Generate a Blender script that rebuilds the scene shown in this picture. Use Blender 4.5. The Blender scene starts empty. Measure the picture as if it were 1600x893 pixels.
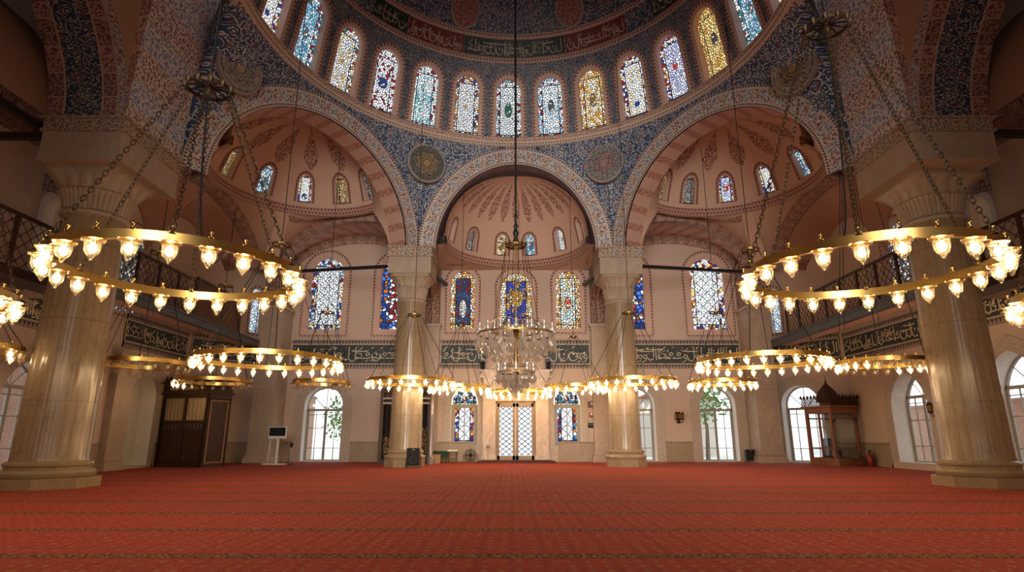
import bpy, math, random
from math import sin, cos, tan, pi, sqrt, atan2, floor, radians as R_
from mathutils import Vector, Matrix
from mathutils.geometry import tessellate_polygon
V = Vector
scene = bpy.context.scene
COL = scene.collection
random.seed(7)

# ------------------------------------------------------------------ camera
CAMX, TH, FPX, CAMZ = -0.2, 0.2506, 917.0, 1.5
def ray(px, py):
    X = (px - 800) / FPX; Y = -(py - 446.5) / FPX
    return V((X, cos(TH) - Y * sin(TH), sin(TH) + Y * cos(TH)))
def aty(px, py, y):
    r = ray(px, py); return V((CAMX, 0, CAMZ)) + r * (y / r.y)
def atx(px, py, x):
    r = ray(px, py); return V((CAMX, 0, CAMZ)) + r * ((x - CAMX) / r.x)
def atz(px, py, z):
    r = ray(px, py); return V((CAMX, 0, CAMZ)) + r * ((z - CAMZ) / r.z)

# ------------------------------------------------------------------ mesh helper
def autouv(pts):
    n = V((0, 0, 0))
    for i in range(len(pts)):
        a, b = V(pts[i]), V(pts[(i + 1) % len(pts)])
        n += V(((a.y - b.y) * (a.z + b.z), (a.z - b.z) * (a.x + b.x), (a.x - b.x) * (a.y + b.y)))
    ax = max(range(3), key=lambda i: abs(n[i]))
    i, j = ((1, 2), (0, 2), (0, 1))[ax]
    return [(p[i], p[j]) for p in pts]

class MB:
    def __init__(s): s.v = []; s.f = []; s.u = []; s.m = []
    def face(s, pts, uv=None, m=0):
        b = len(s.v); s.v.extend(tuple(p) for p in pts)
        s.f.append(tuple(range(b, b + len(pts)))); s.u.append(uv or autouv(pts)); s.m.append(m)
    def grid(s, P, U=None, m=0):
        nr, nc = len(P), len(P[0]); b = len(s.v)
        for r in P: s.v.extend(tuple(p) for p in r)
        for i in range(nr - 1):
            for j in range(nc - 1):
                s.f.append((b + i * nc + j, b + i * nc + j + 1, b + (i + 1) * nc + j + 1, b + (i + 1) * nc + j))
                if U: s.u.append([U[i][j], U[i][j + 1], U[i + 1][j + 1], U[i + 1][j]])
                else: s.u.append(autouv([P[i][j], P[i][j + 1], P[i + 1][j + 1], P[i + 1][j]]))
                s.m.append(m)
        return s
    def box(s, c, d, rz=0.0, m=0, rx=0.0, ry=0.0):
        M = Matrix.Translation(c) @ Matrix.Rotation(rz, 4, 'Z') @ Matrix.Rotation(ry, 4, 'Y') @ Matrix.Rotation(rx, 4, 'X')
        x, y, z = d[0] / 2, d[1] / 2, d[2] / 2
        p = [M @ V(q) for q in ((-x, -y, -z), (x, -y, -z), (x, y, -z), (-x, y, -z), (-x, -y, z), (x, -y, z), (x, y, z), (-x, y, z))]
        L = [(-x, -y, -z), (x, -y, -z), (x, y, -z), (-x, y, -z), (-x, -y, z), (x, -y, z), (x, y, z), (-x, y, z)]
        for q in ((0, 3, 2, 1), (4, 5, 6, 7), (0, 1, 5, 4), (1, 2, 6, 5), (2, 3, 7, 6), (3, 0, 4, 7)):
            s.face([p[i] for i in q], autouv([L[i] for i in q]), m)
        return s
    def lathe(s, prof, seg=24, c=(0, 0, 0), lobes=0, amp=0.0, m=0, M=None):
        P = []; U = []
        for k, (r, z) in enumerate(prof):
            row = []; ur = []
            for j in range(seg + 1):
                a = 2 * pi * j / seg
                rr = r
                if lobes: rr = r * (1 - amp + amp * abs(sin(a * lobes / 2)) ** .7)
                q = V((rr * sin(a), rr * cos(a), z))
                row.append((M @ q) if M else V(c) + q); ur.append((a * max(r, .05), z))
            P.append(row); U.append(ur)
        s.grid(P, U, m); return s
    def tube(s, path, r, seg=6, m=0, closed=False, caps=True):
        path = [V(p) for p in path]; n = len(path); P = []; up = None
        L = 0.0; U = []
        for i, p in enumerate(path):
            if closed: t = path[(i + 1) % n] - path[i - 1]
            else: t = path[min(i + 1, n - 1)] - path[max(i - 1, 0)]
            if t.length < 1e-9: t = V((0, 0, 1))
            t.normalize()
            if up is None: up = V((0, 0, 1)) if abs(t.z) < .9 else V((1, 0, 0))
            a = t.cross(up)
            if a.length < 1e-6: a = t.cross(V((0, 1, 0)))
            a.normalize(); b = a.cross(t).normalized(); up = b
            rr = r[i] if isinstance(r, (list, tuple)) else r
            if i: L += (p - path[i - 1]).length
            P.append([p + (a * cos(2 * pi * j / seg) + b * sin(2 * pi * j / seg)) * rr for j in range(seg + 1)])
            U.append([(2 * pi * j / seg * rr, L) for j in range(seg + 1)])
        if closed: P.append(P[0]); U.append(U[0])
        s.grid(P, U, m)
        if caps and not closed:
            s.face(P[0][:-1][::-1], None, m); s.face(P[-1][:-1], None, m)
        return s
    def extrude(s, poly, vec, m=0, caps=True):
        poly = [V(p) for p in poly]; vec = V(vec); q = [p + vec for p in poly]; n = len(poly)
        for i in range(n):
            s.face([poly[i], poly[(i + 1) % n], q[(i + 1) % n], q[i]], None, m)
        if caps:
            tr = tessellate_polygon([poly])
            for t in tr:
                s.face([poly[i] for i in t], None, m); s.face([q[i] for i in t][::-1], None, m)
        return s
    def build(s, name, mats, parent=None, smooth=False, angle=35, loc=None):
        me = bpy.data.meshes.new(name)
        me.from_pydata(s.v, [], s.f)
        ul = me.uv_layers.new(name='UVMap')
        flat = [c for f in s.u for p in f for c in (p[0], p[1])]
        ul.data.foreach_set('uv', flat)
        if not isinstance(mats, (list, tuple)): mats = [mats]
        for m in mats: me.materials.append(m)
        me.polygons.foreach_set('material_index', s.m)
        if smooth:
            import bmesh
            bm = bmesh.new(); bm.from_mesh(me)
            bmesh.ops.remove_doubles(bm, verts=bm.verts, dist=1e-5)
            bm.to_mesh(me); bm.free()
            me.polygons.foreach_set('use_smooth', [True] * len(me.polygons))
            me.set_sharp_from_angle(angle=R_(angle))
        me.update()
        o = bpy.data.objects.new(name, me); COL.objects.link(o)
        if parent: o.parent = parent
        if loc: o.location = loc
        return o

def struct(o): o['kind'] = 'structure'; return o
def tag(o, label, cat, group=None):
    o['label'] = label; o['category'] = cat
    if group: o['group'] = group
    return o
def empty(name, loc, label=None, cat=None, group=None, rz=0):
    o = bpy.data.objects.new(name, None); COL.objects.link(o); o.location = loc; o.rotation_euler = (0, 0, rz)
    o.empty_display_size = .2
    if label: tag(o, label, cat, group)
    return o
def inst(src, parent, loc=(0, 0, 0), rz=0, name=None):
    o = src.copy(); COL.objects.link(o); o.parent = parent; o.location = loc; o.rotation_euler = (0, 0, rz)
    return o
_n = {}
def num(k):
    _n[k] = _n.get(k, 0) + 1; return '%s_%d' % (k, _n[k])

# ------------------------------------------------------------------ outlines and surfaces
def arch_outline(w, h, v0=0.0, n=20, point=0.0):
    """closed outline, bottom-left first; round arch, or pointed by `point` (0..1)"""
    r = w / 2; pts = [(-r, v0), (r, v0)]
    if point:
        R2 = r * (1 + point); c = R2 - r; hh = sqrt(R2 * R2 - c * c); vs = v0 + h - hh
        a1 = atan2(hh, c)
        for i in range(n // 2 + 1):
            a = a1 * i / (n // 2); pts.append((-c + R2 * cos(a), vs + R2 * sin(a)))
        for i in range(n // 2 - 1, -1, -1):
            a = a1 * i / (n // 2); pts.append((c - R2 * cos(a), vs + R2 * sin(a)))
    else:
        vs = v0 + h - r
        for i in range(n + 1):
            a = pi * i / n; pts.append((r * cos(a), vs + r * sin(a)))
    return pts
def sub_outline(o, step=.5):
    out = []
    for i in range(len(o)):
        a, b = o[i], o[(i + 1) % len(o)]
        d = math.hypot(b[0] - a[0], b[1] - a[1]); k = max(1, int(math.ceil(d / step)))
        for j in range(k): out.append((a[0] + (b[0] - a[0]) * j / k, a[1] + (b[1] - a[1]) * j / k))
    return out
def hit(poly, c, d):
    best = None
    for i in range(len(poly)):
        a, b = poly[i], poly[(i + 1) % len(poly)]
        ex, ey = b[0] - a[0], b[1] - a[1]
        den = d[0] * ey - d[1] * ex
        if abs(den) < 1e-12: continue
        qx, qy = a[0] - c[0], a[1] - c[1]
        t = (qx * ey - qy * ex) / den; s_ = (qx * d[1] - qy * d[0]) / den
        if t > 1e-9 and -1e-6 <= s_ <= 1 + 1e-6 and (best is None or t > best): best = t
    return (c[0] + d[0] * best, c[1] + d[1] * best)
def bay(mb, S, outline, rect, uc, M=4, m=0):
    """fill between a hole outline (relative to uc) and the rectangle around it, on surface S"""
    ol = [(uc + a, b) for a, b in outline]
    c = (uc, sum(p[1] for p in ol) / len(ol))
    u0, u1, v0, v1 = rect
    rp = [(u0, v0), (u1, v0), (u1, v1), (u0, v1)]
    angs = sorted({round(atan2(p[1] - c[1], p[0] - c[0]), 6) for p in sub_outline(ol, .6) + sub_outline(rp, .8)})
    angs.append(angs[0] + 2 * pi)
    P = []; U = []
    H = [hit(ol, c, (cos(a), sin(a))) for a in angs]; Q = [hit(rp, c, (cos(a), sin(a))) for a in angs]
    for k in range(M + 1):
        t = k / M
        row = [(h[0] + (q[0] - h[0]) * t, h[1] + (q[1] - h[1]) * t) for h, q in zip(H, Q)]
        U.append(row); P.append([S(a, b, 0) for a, b in row])
    mb.grid(P, U, m)
def strip(mb, S, o1, o2, d1, d2, uc, m=0, vlen=None):
    """band between two equal-length outlines at depths d1,d2; uv = (arc length, across)"""
    n = len(o1); P = [[], []]; U = [[], []]; L = 0
    for i in range(n + 1):
        a, b = o1[i % n], o2[i % n]
        if i: L += math.hypot(a[0] - o1[i - 1][0], a[1] - o1[i - 1][1])
        P[0].append(S(uc + a[0], a[1], d1)); P[1].append(S(uc + b[0], b[1], d2))
        w = math.hypot(a[0] - b[0], a[1] - b[1]) + abs(d1 - d2)
        U[0].append((L, 0)); U[1].append((L, w))
    mb.grid(P, U, m)
def pane(mb, S, o, d, uc, v0, m=0, K=3):
    o = sub_outline(o, .5); c = (0, sum(p[1] for p in o) / len(o)); P = []; U = []
    for k in range(K + 1):
        t = k / K if k else .001
        row = [(c[0] + (p[0] - c[0]) * t, c[1] + (p[1] - c[1]) * t) for p in o + [o[0]]]
        P.append([S(uc + a, b, d) for a, b in row]); U.append([(a, b - v0) for a, b in row])
    mb.grid(P, U, m)
def plane_S(O, t):
    O = V(O); t = V((t[0], t[1], 0)).normalized(); n = V((-t.y, t.x, 0))   # n points away from the room when t runs left to right as seen from inside
    return lambda u, v, d: O + t * u + V((0, 0, v)) + n * d
def dome_S(c, Rr, z0, h, a0):
    c = V((c[0], c[1], 0))
    def S(u, v, d):
        f = a0 + u / Rr; q = max(0.0, 1 - ((v - z0) / h) ** 2); r = Rr * sqrt(q)
        nr = r / (Rr * Rr); nz = (v - z0) / (h * h); l = math.hypot(nr, nz) or 1
        return c + V((sin(f), cos(f), 0)) * (r + d * nr / l) + V((0, 0, v + d * nz / l))
    return S
# ------------------------------------------------------------------ materials
class X:
    def __init__(s, t, k): s.t = t; s.k = k
    def _o(s, op, b=None, c=None): return s.t.m(op, s, b, c)
    def __add__(s, b): return s._o('ADD', b)
    def __radd__(s, b): return s._o('ADD', b)
    def __sub__(s, b): return s._o('SUBTRACT', b)
    def __rsub__(s, b): return s.t.m('SUBTRACT', b, s)
    def __mul__(s, b): return s._o('MULTIPLY', b)
    def __rmul__(s, b): return s._o('MULTIPLY', b)
    def __truediv__(s, b): return s._o('DIVIDE', b)
    def __lt__(s, b): return s._o('LESS_THAN', b)
    def __gt__(s, b): return s._o('GREATER_THAN', b)
    def abs(s): return s._o('ABSOLUTE')
    def frac(s): return s._o('FRACT')
    def floor(s): return s._o('FLOOR')
    def max(s, b): return s._o('MAXIMUM', b)
    def min(s, b): return s._o('MINIMUM', b)
    def sin(s): return s._o('SINE')
    def mod(s, b): return s._o('FLOORED_MODULO', b)
class T:
    def __init__(s, name):
        s.mat = bpy.data.materials.new(name); s.mat.use_nodes = True; s.nt = s.mat.node_tree; s.nt.nodes.clear()
        s.out = s.nt.nodes.new('ShaderNodeOutputMaterial'); s._uv = None; s._ob = None
    def node(s, ty, **kw):
        n = s.nt.nodes.new(ty)
        for k, v in kw.items(): setattr(n, k, v)
        return n
    def put(s, sock, val):
        if val is None: return
        if isinstance(val, X): s.nt.links.new(val.k, sock)
        elif isinstance(val, bpy.types.NodeSocket): s.nt.links.new(val, sock)
        elif isinstance(val, (tuple, list)) and sock.type == 'RGBA': sock.default_value = (*val[:3], 1)
        else: sock.default_value = val
    def m(s, op, a, b=None, c=None):
        n = s.node('ShaderNodeMath', operation=op)
        s.put(n.inputs[0], a); s.put(n.inputs[1], b); s.put(n.inputs[2], c); return X(s, n.outputs[0])
    def uv(s):
        if not s._uv:
            tc = s.node('ShaderNodeTexCoord'); sp = s.node('ShaderNodeSeparateXYZ'); s.nt.links.new(tc.outputs['UV'], sp.inputs[0])
            s._uv = (X(s, sp.outputs[0]), X(s, sp.outputs[1]))
        return s._uv
    def ob(s):
        if not s._ob:
            tc = s.node('ShaderNodeTexCoord'); sp = s.node('ShaderNodeSeparateXYZ'); s.nt.links.new(tc.outputs['Object'], sp.inputs[0])
            s._ob = (X(s, sp.outputs[0]), X(s, sp.outputs[1]), X(s, sp.outputs[2]))
        return s._ob
    def vec(s, a, b=0.0, c=0.0):
        n = s.node('ShaderNodeCombineXYZ'); s.put(n.inputs[0], a); s.put(n.inputs[1], b); s.put(n.inputs[2], c); return n.outputs[0]
    def noise(s, vec, scale, detail=2.0, rough=.5):
        n = s.node('ShaderNodeTexNoise'); s.put(n.inputs['Vector'], vec); n.inputs['Scale'].default_value = scale
        n.inputs['Detail'].default_value = detail; n.inputs['Roughness'].default_value = rough; return X(s, n.outputs['Fac'])
    def vor(s, vec, scale, feat='F1', rnd=1.0):
        n = s.node('ShaderNodeTexVoronoi', feature=feat, voronoi_dimensions='2D'); s.put(n.inputs['Vector'], vec)
        n.inputs['Scale'].default_value = scale; n.inputs['Randomness'].default_value = rnd
        return X(s, n.outputs['Distance']), (n.outputs['Color'] if feat != 'DISTANCE_TO_EDGE' else None)
    def mix(s, f, a, b):
        n = s.node('ShaderNodeMix', data_type='RGBA'); s.put(n.inputs[0], f); s.put(n.inputs[6], a); s.put(n.inputs[7], b); return n.outputs[2]
    def ramp(s, f, stops, mode='CONSTANT'):
        n = s.node('ShaderNodeValToRGB'); n.color_ramp.interpolation = mode; e = n.color_ramp.elements
        while len(e) < len(stops): e.new(.5)
        for el, (p, c) in zip(e, stops): el.position = p; el.color = (*c, 1)
        s.put(n.inputs[0], f); return n.outputs[0]
    def red(s, col):
        n = s.node('ShaderNodeSeparateColor'); s.put(n.inputs[0], col); return X(s, n.outputs[0])
    def bsdf(s, col, rough=.7, metal=0.0, spec=.4, bump=None, bstr=.3, bdist=.02, coat=0.0, trans=0.0):
        p = s.node('ShaderNodeBsdfPrincipled'); s.put(p.inputs['Base Color'], col); s.put(p.inputs['Roughness'], rough)
        p.inputs['Metallic'].default_value = metal; p.inputs['Specular IOR Level'].default_value = spec
        p.inputs['Coat Weight'].default_value = coat; p.inputs['Transmission Weight'].default_value = trans
        if bump is not None:
            b = s.node('ShaderNodeBump'); b.inputs['Strength'].default_value = bstr; b.inputs['Distance'].default_value = bdist
            s.put(b.inputs['Height'], bump); s.nt.links.new(b.outputs[0], p.inputs['Normal'])
        s.nt.links.new(p.outputs[0], s.out.inputs[0]); return s.mat
    def emit(s, col, st):
        e = s.node('ShaderNodeEmission'); s.put(e.inputs[0], col); s.put(e.inputs[1], st); s.nt.links.new(e.outputs[0], s.out.inputs[0]); return s.mat

def vine(t, u, v, s):
    n1 = t.noise(t.vec(u, v), s * .9); n2 = t.noise(t.vec(v, u, 3.1), s * .9)
    uu = u + (n1 - .5) * (.7 / s); vv = v + (n2 - .5) * (.7 / s)
    w = t.vec(uu, vv)
    d, _ = t.vor(w, s); e, _ = t.vor(w, s, 'DISTANCE_TO_EDGE'); l, _ = t.vor(t.vec(u, v), s * 3.4)
    brk = t.noise(t.vec(u, v, 9.0), s * 1.7) > .44
    ring = ((d * 15.0).sin().abs() < .30) * brk * (d > .08) * (d < .46)
    return ring.max(e < .022).max((l < .20) * (d > .16)).max(d < .085)
def leafy(t, u, v, s, cover=.5):
    n1 = t.noise(t.vec(u, v), s * 1.1); n2 = t.noise(t.vec(v, u, 5.0), s * 1.1)
    w = t.vec(u + (n1 - .5) * (.8 / s), v + (n2 - .5) * (.8 / s))
    e, _ = t.vor(w, s, 'DISTANCE_TO_EDGE'); d, _ = t.vor(w, s * 2.3)
    return ((d < (.2 + .3 * cover)) * (e > .05)).max((e < .035) * .0)
def bead(t, u, v, v0, v1, p):
    """little triangles pointing alternate ways inside v0..v1"""
    q = (v - v0) / (v1 - v0); f = ((u / p).frac() - .5).abs() * 2
    return (f < q) * (q > .1) * (q < .9)
def inband(v, a, b): return (v > a) * (v < b)

CREAM = (.58, .45, .36); RED = (.20, .035, .028); NAVY = (.022, .040, .082); PINK = (.545, .405, .335); DOMEPINK = (.60, .40, .30)
GREEN = (.02, .045, .035); STEEL = (.085, .15, .26); LINE = (.40, .27, .19)

def m_plaster(name, col, joints=True, spray=None, rough=.85):
    t = T(name); u, v = t.uv(); x, y, z = t.ob()
    n = t.noise(t.vec(x, y, z), .6, 4); n2 = t.noise(t.vec(x, y, z), 9, 3)
    c = t.mix(n * .35 + n2 * .2 - .05, col, tuple(k * .72 for k in col))
    if joints:
        j = ((v / .42).frac() < .035).max(((u / .9 + (v / .42).floor() * .5).frac() < .014))
        c = t.mix(j * .10, c, tuple(min(1, k * 1.25) for k in col))
    if spray:
        per, r, v0, v1, off = spray
        q = (v - v0) / (v1 - v0); p = (((u / per) + off).frac() - .5).abs() * per
        wd = (q * 3.14159).sin() * .5 + .06
        lf = leafy(t, u, v, 5.2, .85)
        mk = (p < wd * r) * (q > 0) * (q < 1) * lf
        c = t.mix(mk * .95, c, (.11, .024, .022))
    return t.bsdf(c, rough)
def m_vine(name, base, line, s, str_=1.0, rough=.55):
    t = T(name); u, v = t.uv(); mk = vine(t, u, v, s)
    x, y, z = t.ob(); n = t.noise(t.vec(x, y, z), 1.1, 3)
    b = t.mix(n, tuple(k * .7 for k in base), tuple(k * 1.5 for k in base))
    l, _ = t.vor(t.vec(u, v), s * .55); c = t.mix(mk * str_, b, line)
    c = t.mix((l < .07), c, (.25, .05, .04))
    return t.bsdf(c, rough)
def m_voussoir(name, W, bw, cream=CREAM, red=RED, blue=STEEL, border=True, s=5.0, redonly=False, dark=False):
    """painted arch blocks along u, ornament alternating red and blue, bead rows along both edges"""
    t = T(name); u, v = t.uv()
    k = (u / bw).floor(); odd = (k / 2).frac() > .25
    mk = leafy(t, u, v, s, .72)
    ink = t.mix(odd, red, blue if not redonly else tuple(c * .6 for c in red))
    base = t.mix(odd, cream, tuple(c * (.8 if redonly else 1.02) for c in cream)) if not dark else t.mix(odd, cream, red)
    c = t.mix(mk * .92, base, ink)
    c = t.mix(((u / bw).frac() < .05), c, LINE)
    if border:
        b = .16
        for a0, a1 in ((0, b), (W - b, W)):
            reg = inband(v, a0, a1)
            bc = t.mix(bead(t, u, v, a0, a1, .16), cream, (.09, .03, .03))
            c = t.mix(reg, c, bc)
        c = t.mix(inband(v, b, b + .035).max(inband(v, W - b - .035, W - b)), c, CREAM)
    return t.bsdf(c, .6)
def m_blocks(name, bw, base, red, s, amt=.9):
    """plain and painted blocks taking turns along u"""
    t = T(name); u, v = t.uv(); f = (u / (2 * bw)).frac(); on = inband(f, .06, .44)
    mk = leafy(t, u, v, s, .8); x, y, z = t.ob(); n = t.noise(t.vec(x, y, z), 2, 3)
    c = t.mix(n * .4, base, tuple(k * .75 for k in base)); c = t.mix(on * .25 * amt, c, red); c = t.mix(on * mk * amt, c, red)
    return t.bsdf(c, .7)
def m_bead(name, W, p, cream=CREAM, red=RED, rows=1):
    t = T(name); u, v = t.uv(); c = t.mix(1.0, cream, tuple(k * .8 for k in cream))
    h = W / rows
    for r in range(rows):
        c = t.mix(bead(t, u + r * p * .5, v, r * h + .1 * h, r * h + .9 * h, p), c, red)
    return t.bsdf(c, .65)
def m_ringband(name):
    t = T(name); u, v = t.uv()
    c = t.mix(bead(t, u, v, .02, .13, .17), CREAM, NAVY)
    c = t.mix(inband(v, .22, .42), c, t.mix(leafy(t, u, v, 6.5, .75), CREAM, (.24, .05, .035)))
    return t.bsdf(c, .6)
def m_marble(name, col, joints=0, cells=(0, 0), rough=.28, vein=(.35, .25, .16), reeds=0):
    t = T(name); x, y, z = t.ob(); u, v = t.uv()
    w = t.noise(t.vec(x, y, z * .5), 1.5, 5, .6); n = t.noise(t.vec(x + w * 2, y, z * .6 + w * 2), 2.2, 6, .65)
    vn = (1 - (n - .5).abs() * 14).max(0.0)
    c = t.mix(n, tuple(k * .62 for k in col), tuple(min(1, k * 1.22) for k in col)); c = t.mix(vn * .55, c, vein)
    if cells[0]:
        j = ((u / cells[0]).frac() < (.012 / cells[0])).max((v / cells[1]).frac() < (.014 / cells[1]))
        tone = t.noise(t.vec((u / cells[0]).floor() * 7.3, (v / cells[1]).floor() * 3.7), 1.3, 0)
        c = t.mix(tone * .5, c, tuple(k * .55 for k in col)); c = t.mix(j, c, tuple(k * .35 for k in col))
    if joints:
        j = ((z / joints).frac() < .006); c = t.mix(j, c, tuple(k * .4 for k in col))
    if reeds:
        aa = t.m('ARCTAN2', y, x) * (reeds / 6.28318) + 50.0; j = (aa.frac() < .045); tone = t.noise(t.vec(aa.floor() * 3.1, (z / 2.55).floor() * 5.3), 1.0, 0)
        c = t.mix(tone * .4, c, tuple(k * .55 for k in col)); c = t.mix(j * .75, c, tuple(k * .3 for k in col))
    return t.bsdf(c, rough, bump=n, bstr=.06)
def m_plain(name, col, rough=.5, metal=0.0, var=.15, sc=6.0, spec=.4, coat=0.0):
    t = T(name); x, y, z = t.ob(); n = t.noise(t.vec(x, y, z), sc, 3)
    c = t.mix(n, tuple(k * (1 - var) for k in col), tuple(min(1, k * (1 + var)) for k in col))
    return t.bsdf(c, rough, metal, spec, coat=coat)
def m_wood(name, col, rough=.45):
    t = T(name); x, y, z = t.ob(); n = t.noise(t.vec(x * 9, y * 9, z * .8), 2.0, 5, .6)
    c = t.mix(n, tuple(k * .55 for k in col), tuple(k * 1.35 for k in col)); return t.bsdf(c, rough, bump=n, bstr=.08)
def m_stained(name, hw, h, field, edge, motif=None, st=1.0, cs=8.0, bw=.26, lat=0.0, mesh_lead=.15):
    """leaded glass: coloured border of flowers, paler field, one motif; u across, v up, metres"""
    t = T(name); u, v = t.uv(); w = t.vec(u, v, 0.0)
    e, _ = t.vor(w, cs, 'DISTANCE_TO_EDGE'); d, colr = t.vor(w, cs); rnd = t.red(colr)
    fc = t.ramp(rnd, field); ec = t.ramp(rnd, edge)
    bord = (u.abs() > hw - bw).max(v < bw).max(v > h - bw * 1.5)
    c = t.mix(bord, fc, ec)
    if motif:
        mc, mx, my, mr, mk = motif
        q = ((u - mx) * (u - mx) + (v - my) * (v - my) * mk)
        c = t.mix(q < mr * mr, c, t.mix((rnd > .62), mc, (.95, .85, .55)))
        c = t.mix(inband(q, mr * mr, mr * mr * 1.35), c, (.12, .12, .14))
    lead = e < mesh_lead
    lead = lead.max(((u.abs() - (hw - bw)).abs() < .028) * (v < h - bw * 1.5)).max((v - bw).abs() < .028).max((v - (h - bw * 1.5)).abs() < .028)
    if lat:
        lead = lead.max(((u + v) / lat).frac() < .09).max(((u - v) / lat).frac() < .09)
    lead = lead.max(((v / (h / 4.0)).frac() < .012))
    c = t.mix(lead, c, (.018, .018, .022))
    return t.emit(c, st)

W_ = (.92, .96, 1.0); PB = (.26, .46, .62); CY = (.07, .26, .40); AM = (.62, .30, .06); YE = (.85, .58, .22); RD = (.22, .014, .016); BL = (.014, .045, .24); GN = (.02, .14, .09); OR = (.42, .12, .02); LV = (.46, .46, .78)
def ramp_of(*cols):
    n = len(cols); return [(i / n, c) for i, c in enumerate(cols)]
ST = 1.15
def stained_set(hw, h, tagn, st=ST, cs=8.0, bw=.24):
    F = ramp_of; mk = lambda i, *a, **k: m_stained('stained_glass_%s_%d' % (tagn, i), hw, h, *a, st=st, cs=cs, bw=bw, **k)
    c = (0, h * .47)
    return [
        mk(0, F(PB, W_, CY, PB, W_, (.35, .68, .85)), F(PB, W_, RD, CY, W_, GN), ((.08, .12, .18), 0.05, h * .5, .13, .25)),
        mk(1, F(W_, W_, YE, W_, (.9, .92, .9)), F(W_, RD, W_, AM, W_, GN), (AM, 0, h * .5, .1, 1.0), lat=.22),
        mk(2, F(W_, W_, (.9, .82, .86), RD, W_, W_), F(W_, W_, RD, W_), (BL, 0, h * .5, .27, 1.0)),
        mk(3, F(W_, PB, (.62, .88, .88), W_, (.1, .42, .42), W_), F(W_, W_, RD, (.5, .85, .85), W_), None),
        mk(4, F(W_, W_, (1, .95, .85), W_), F(W_, OR, W_, BL, YE, W_, RD), (AM, 0, h * .5, .1, 1.0), lat=.24),
        mk(5, F(W_, W_, (.85, .95, .95), W_), F(W_, (.2, .45, .45), W_, RD, W_), (GN, 0, h * .5, .2, .3), lat=.2),
        mk(6, F(W_, PB, W_, (.8, .95, .95), W_), F(W_, PB, W_, RD, PB, W_), ((.07, .1, .12), .02, h * .55, .17, .3)),
        mk(7, F(YE, (1, .92, .7), AM, YE, W_), F(YE, W_, AM, OR, YE), ((.25, .14, .03), 0, h * .52, .17, .25)),
        mk(8, F(W_, W_, (1, .95, .9), YE, W_), F(W_, RD, W_, BL, YE, W_), (BL, 0, h * .25, .14, 1.0)),
        mk(9, F(LV, W_, (.82, .85, 1), LV), F(W_, RD, W_, AM, BL, W_), ((.6, .03, .03), 0, h * .55, .15, 1.0)),
        mk(10, F(AM, YE, (.75, .5, .12), YE, (.9, .7, .3)), F(YE, AM, OR, (.4, .3, .1), YE), ((.06, .05, .03), .05, h * .55, .16, .3)),
    ]
# ------------------------------------------------------------------ shared materials
M = {}
M['plaster'] = m_plaster('pink_plaster', PINK)
M['plaster_plain'] = m_plaster('pale_plaster', (.60, .40, .33), joints=False)
M['reveal'] = m_plain('white_reveal_plaster', (.70, .66, .62), .8)
M['spray_side'] = m_plaster('dome_plaster_sprays', DOMEPINK, spray=(2.36, 1.15, 16.6, 17.86, .18))
M['spray_mid'] = m_plaster('apse_plaster_sprays', DOMEPINK, spray=(1.08, .7, 14.85, 16.53, .5))
M['pend_pink'] = m_plaster('pendentive_plaster', DOMEPINK, joints=False)
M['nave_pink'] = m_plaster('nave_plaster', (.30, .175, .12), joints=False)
M['vine_dome'] = m_vine('blue_vine_dome', (.026, .050, .100), (.34, .29, .25), 1.5)
M['vine_drum'] = m_vine('blue_vine_drum', (.026, .050, .100), (.44, .39, .34), 2.8, .9)
M['vine_pend'] = m_vine('blue_vine_pendentive', (.019, .050, .120), (.48, .45, .41), 1.9)
M['vouss'] = m_voussoir('arch_blocks', 1.0, .5, (.50, .43, .38), (.16, .035, .03), (.07, .13, .21), True, 3.6)
M['vouss_small'] = m_voussoir('small_arch_blocks', .62, .42, (.46, .30, .24), (.15, .03, .025), (.20, .07, .06), False, 5.0, True)
M['soffit'] = m_blocks('soffit_blocks', .5, (.50, .31, .24), (.24, .05, .035), 4.0, .75)
M['soffit_mid'] = m_vine('soffit_vine', (.05, .055, .085), (.45, .25, .2), 3.4)
M['striped'] = m_blocks('striped_vault', .5, (.56, .38, .32), (.30, .09, .06), 2.2, .75)
M['great'] = m_voussoir('great_arch_soffit', 3.3, 1.1, (.52, .49, .48), (.17, .04, .045), (.08, .15, .32), False, 3.6)
M['redfloral'] = m_voussoir('red_floral', 9, 1.3, (.34, .22, .17), (.13, .025, .022), STEEL, False, 3.4, True)
M['bead'] = m_bead('bead_border', .22, .2)
M['bead2'] = m_bead('bead_border_double', .46, .2, (.52, .34, .27), RED, 2)
M['beadfine'] = m_bead('bead_border_fine', .12, .16)
M['ringband'] = m_ringband('ring_band')
M['line'] = m_plain('gilded_line', LINE, .5)
M['marble'] = m_marble('column_marble', (.31, .225, .135), joints=0, rough=.2)
M['marble_dark'] = m_marble('capital_stone', (.36, .28, .21), rough=.5)
M['dado'] = m_marble('dado_marble', (.40, .30, .215), cells=(1.35, 1.12), rough=.22)
t_ = T('carved_jamb_stone'); u_, v_ = t_.uv(); M['jamb'] = t_.bsdf(t_.mix(leafy(t_, u_, v_, 5.5, .75) * .45, (.46, .37, .30), (.22, .17, .14)), .55)
M['portal'] = m_marble('portal_marble', (.60, .44, .34), rough=.35)
M['frame'] = m_plain('grey_frame_paint', (.28, .25, .22), .5)
M['brass'] = m_plain('polished_brass', (.62, .40, .12), .26, 1.0, .1)
M['oldbrass'] = m_plain('aged_brass', (.32, .21, .085), .42, 1.0, .25)
M['iron'] = m_plain('black_iron', (.012, .011, .011), .45)
M['wood_dark'] = m_wood('dark_walnut', (.055, .024, .013))
M['wood'] = m_wood('brown_wood', (.12, .052, .02), .75)
M['wood_red'] = m_wood('reddish_wood', (.22, .085, .04))
M['black'] = m_plain('black_plastic', (.010, .010, .011), .7, spec=.2)
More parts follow.
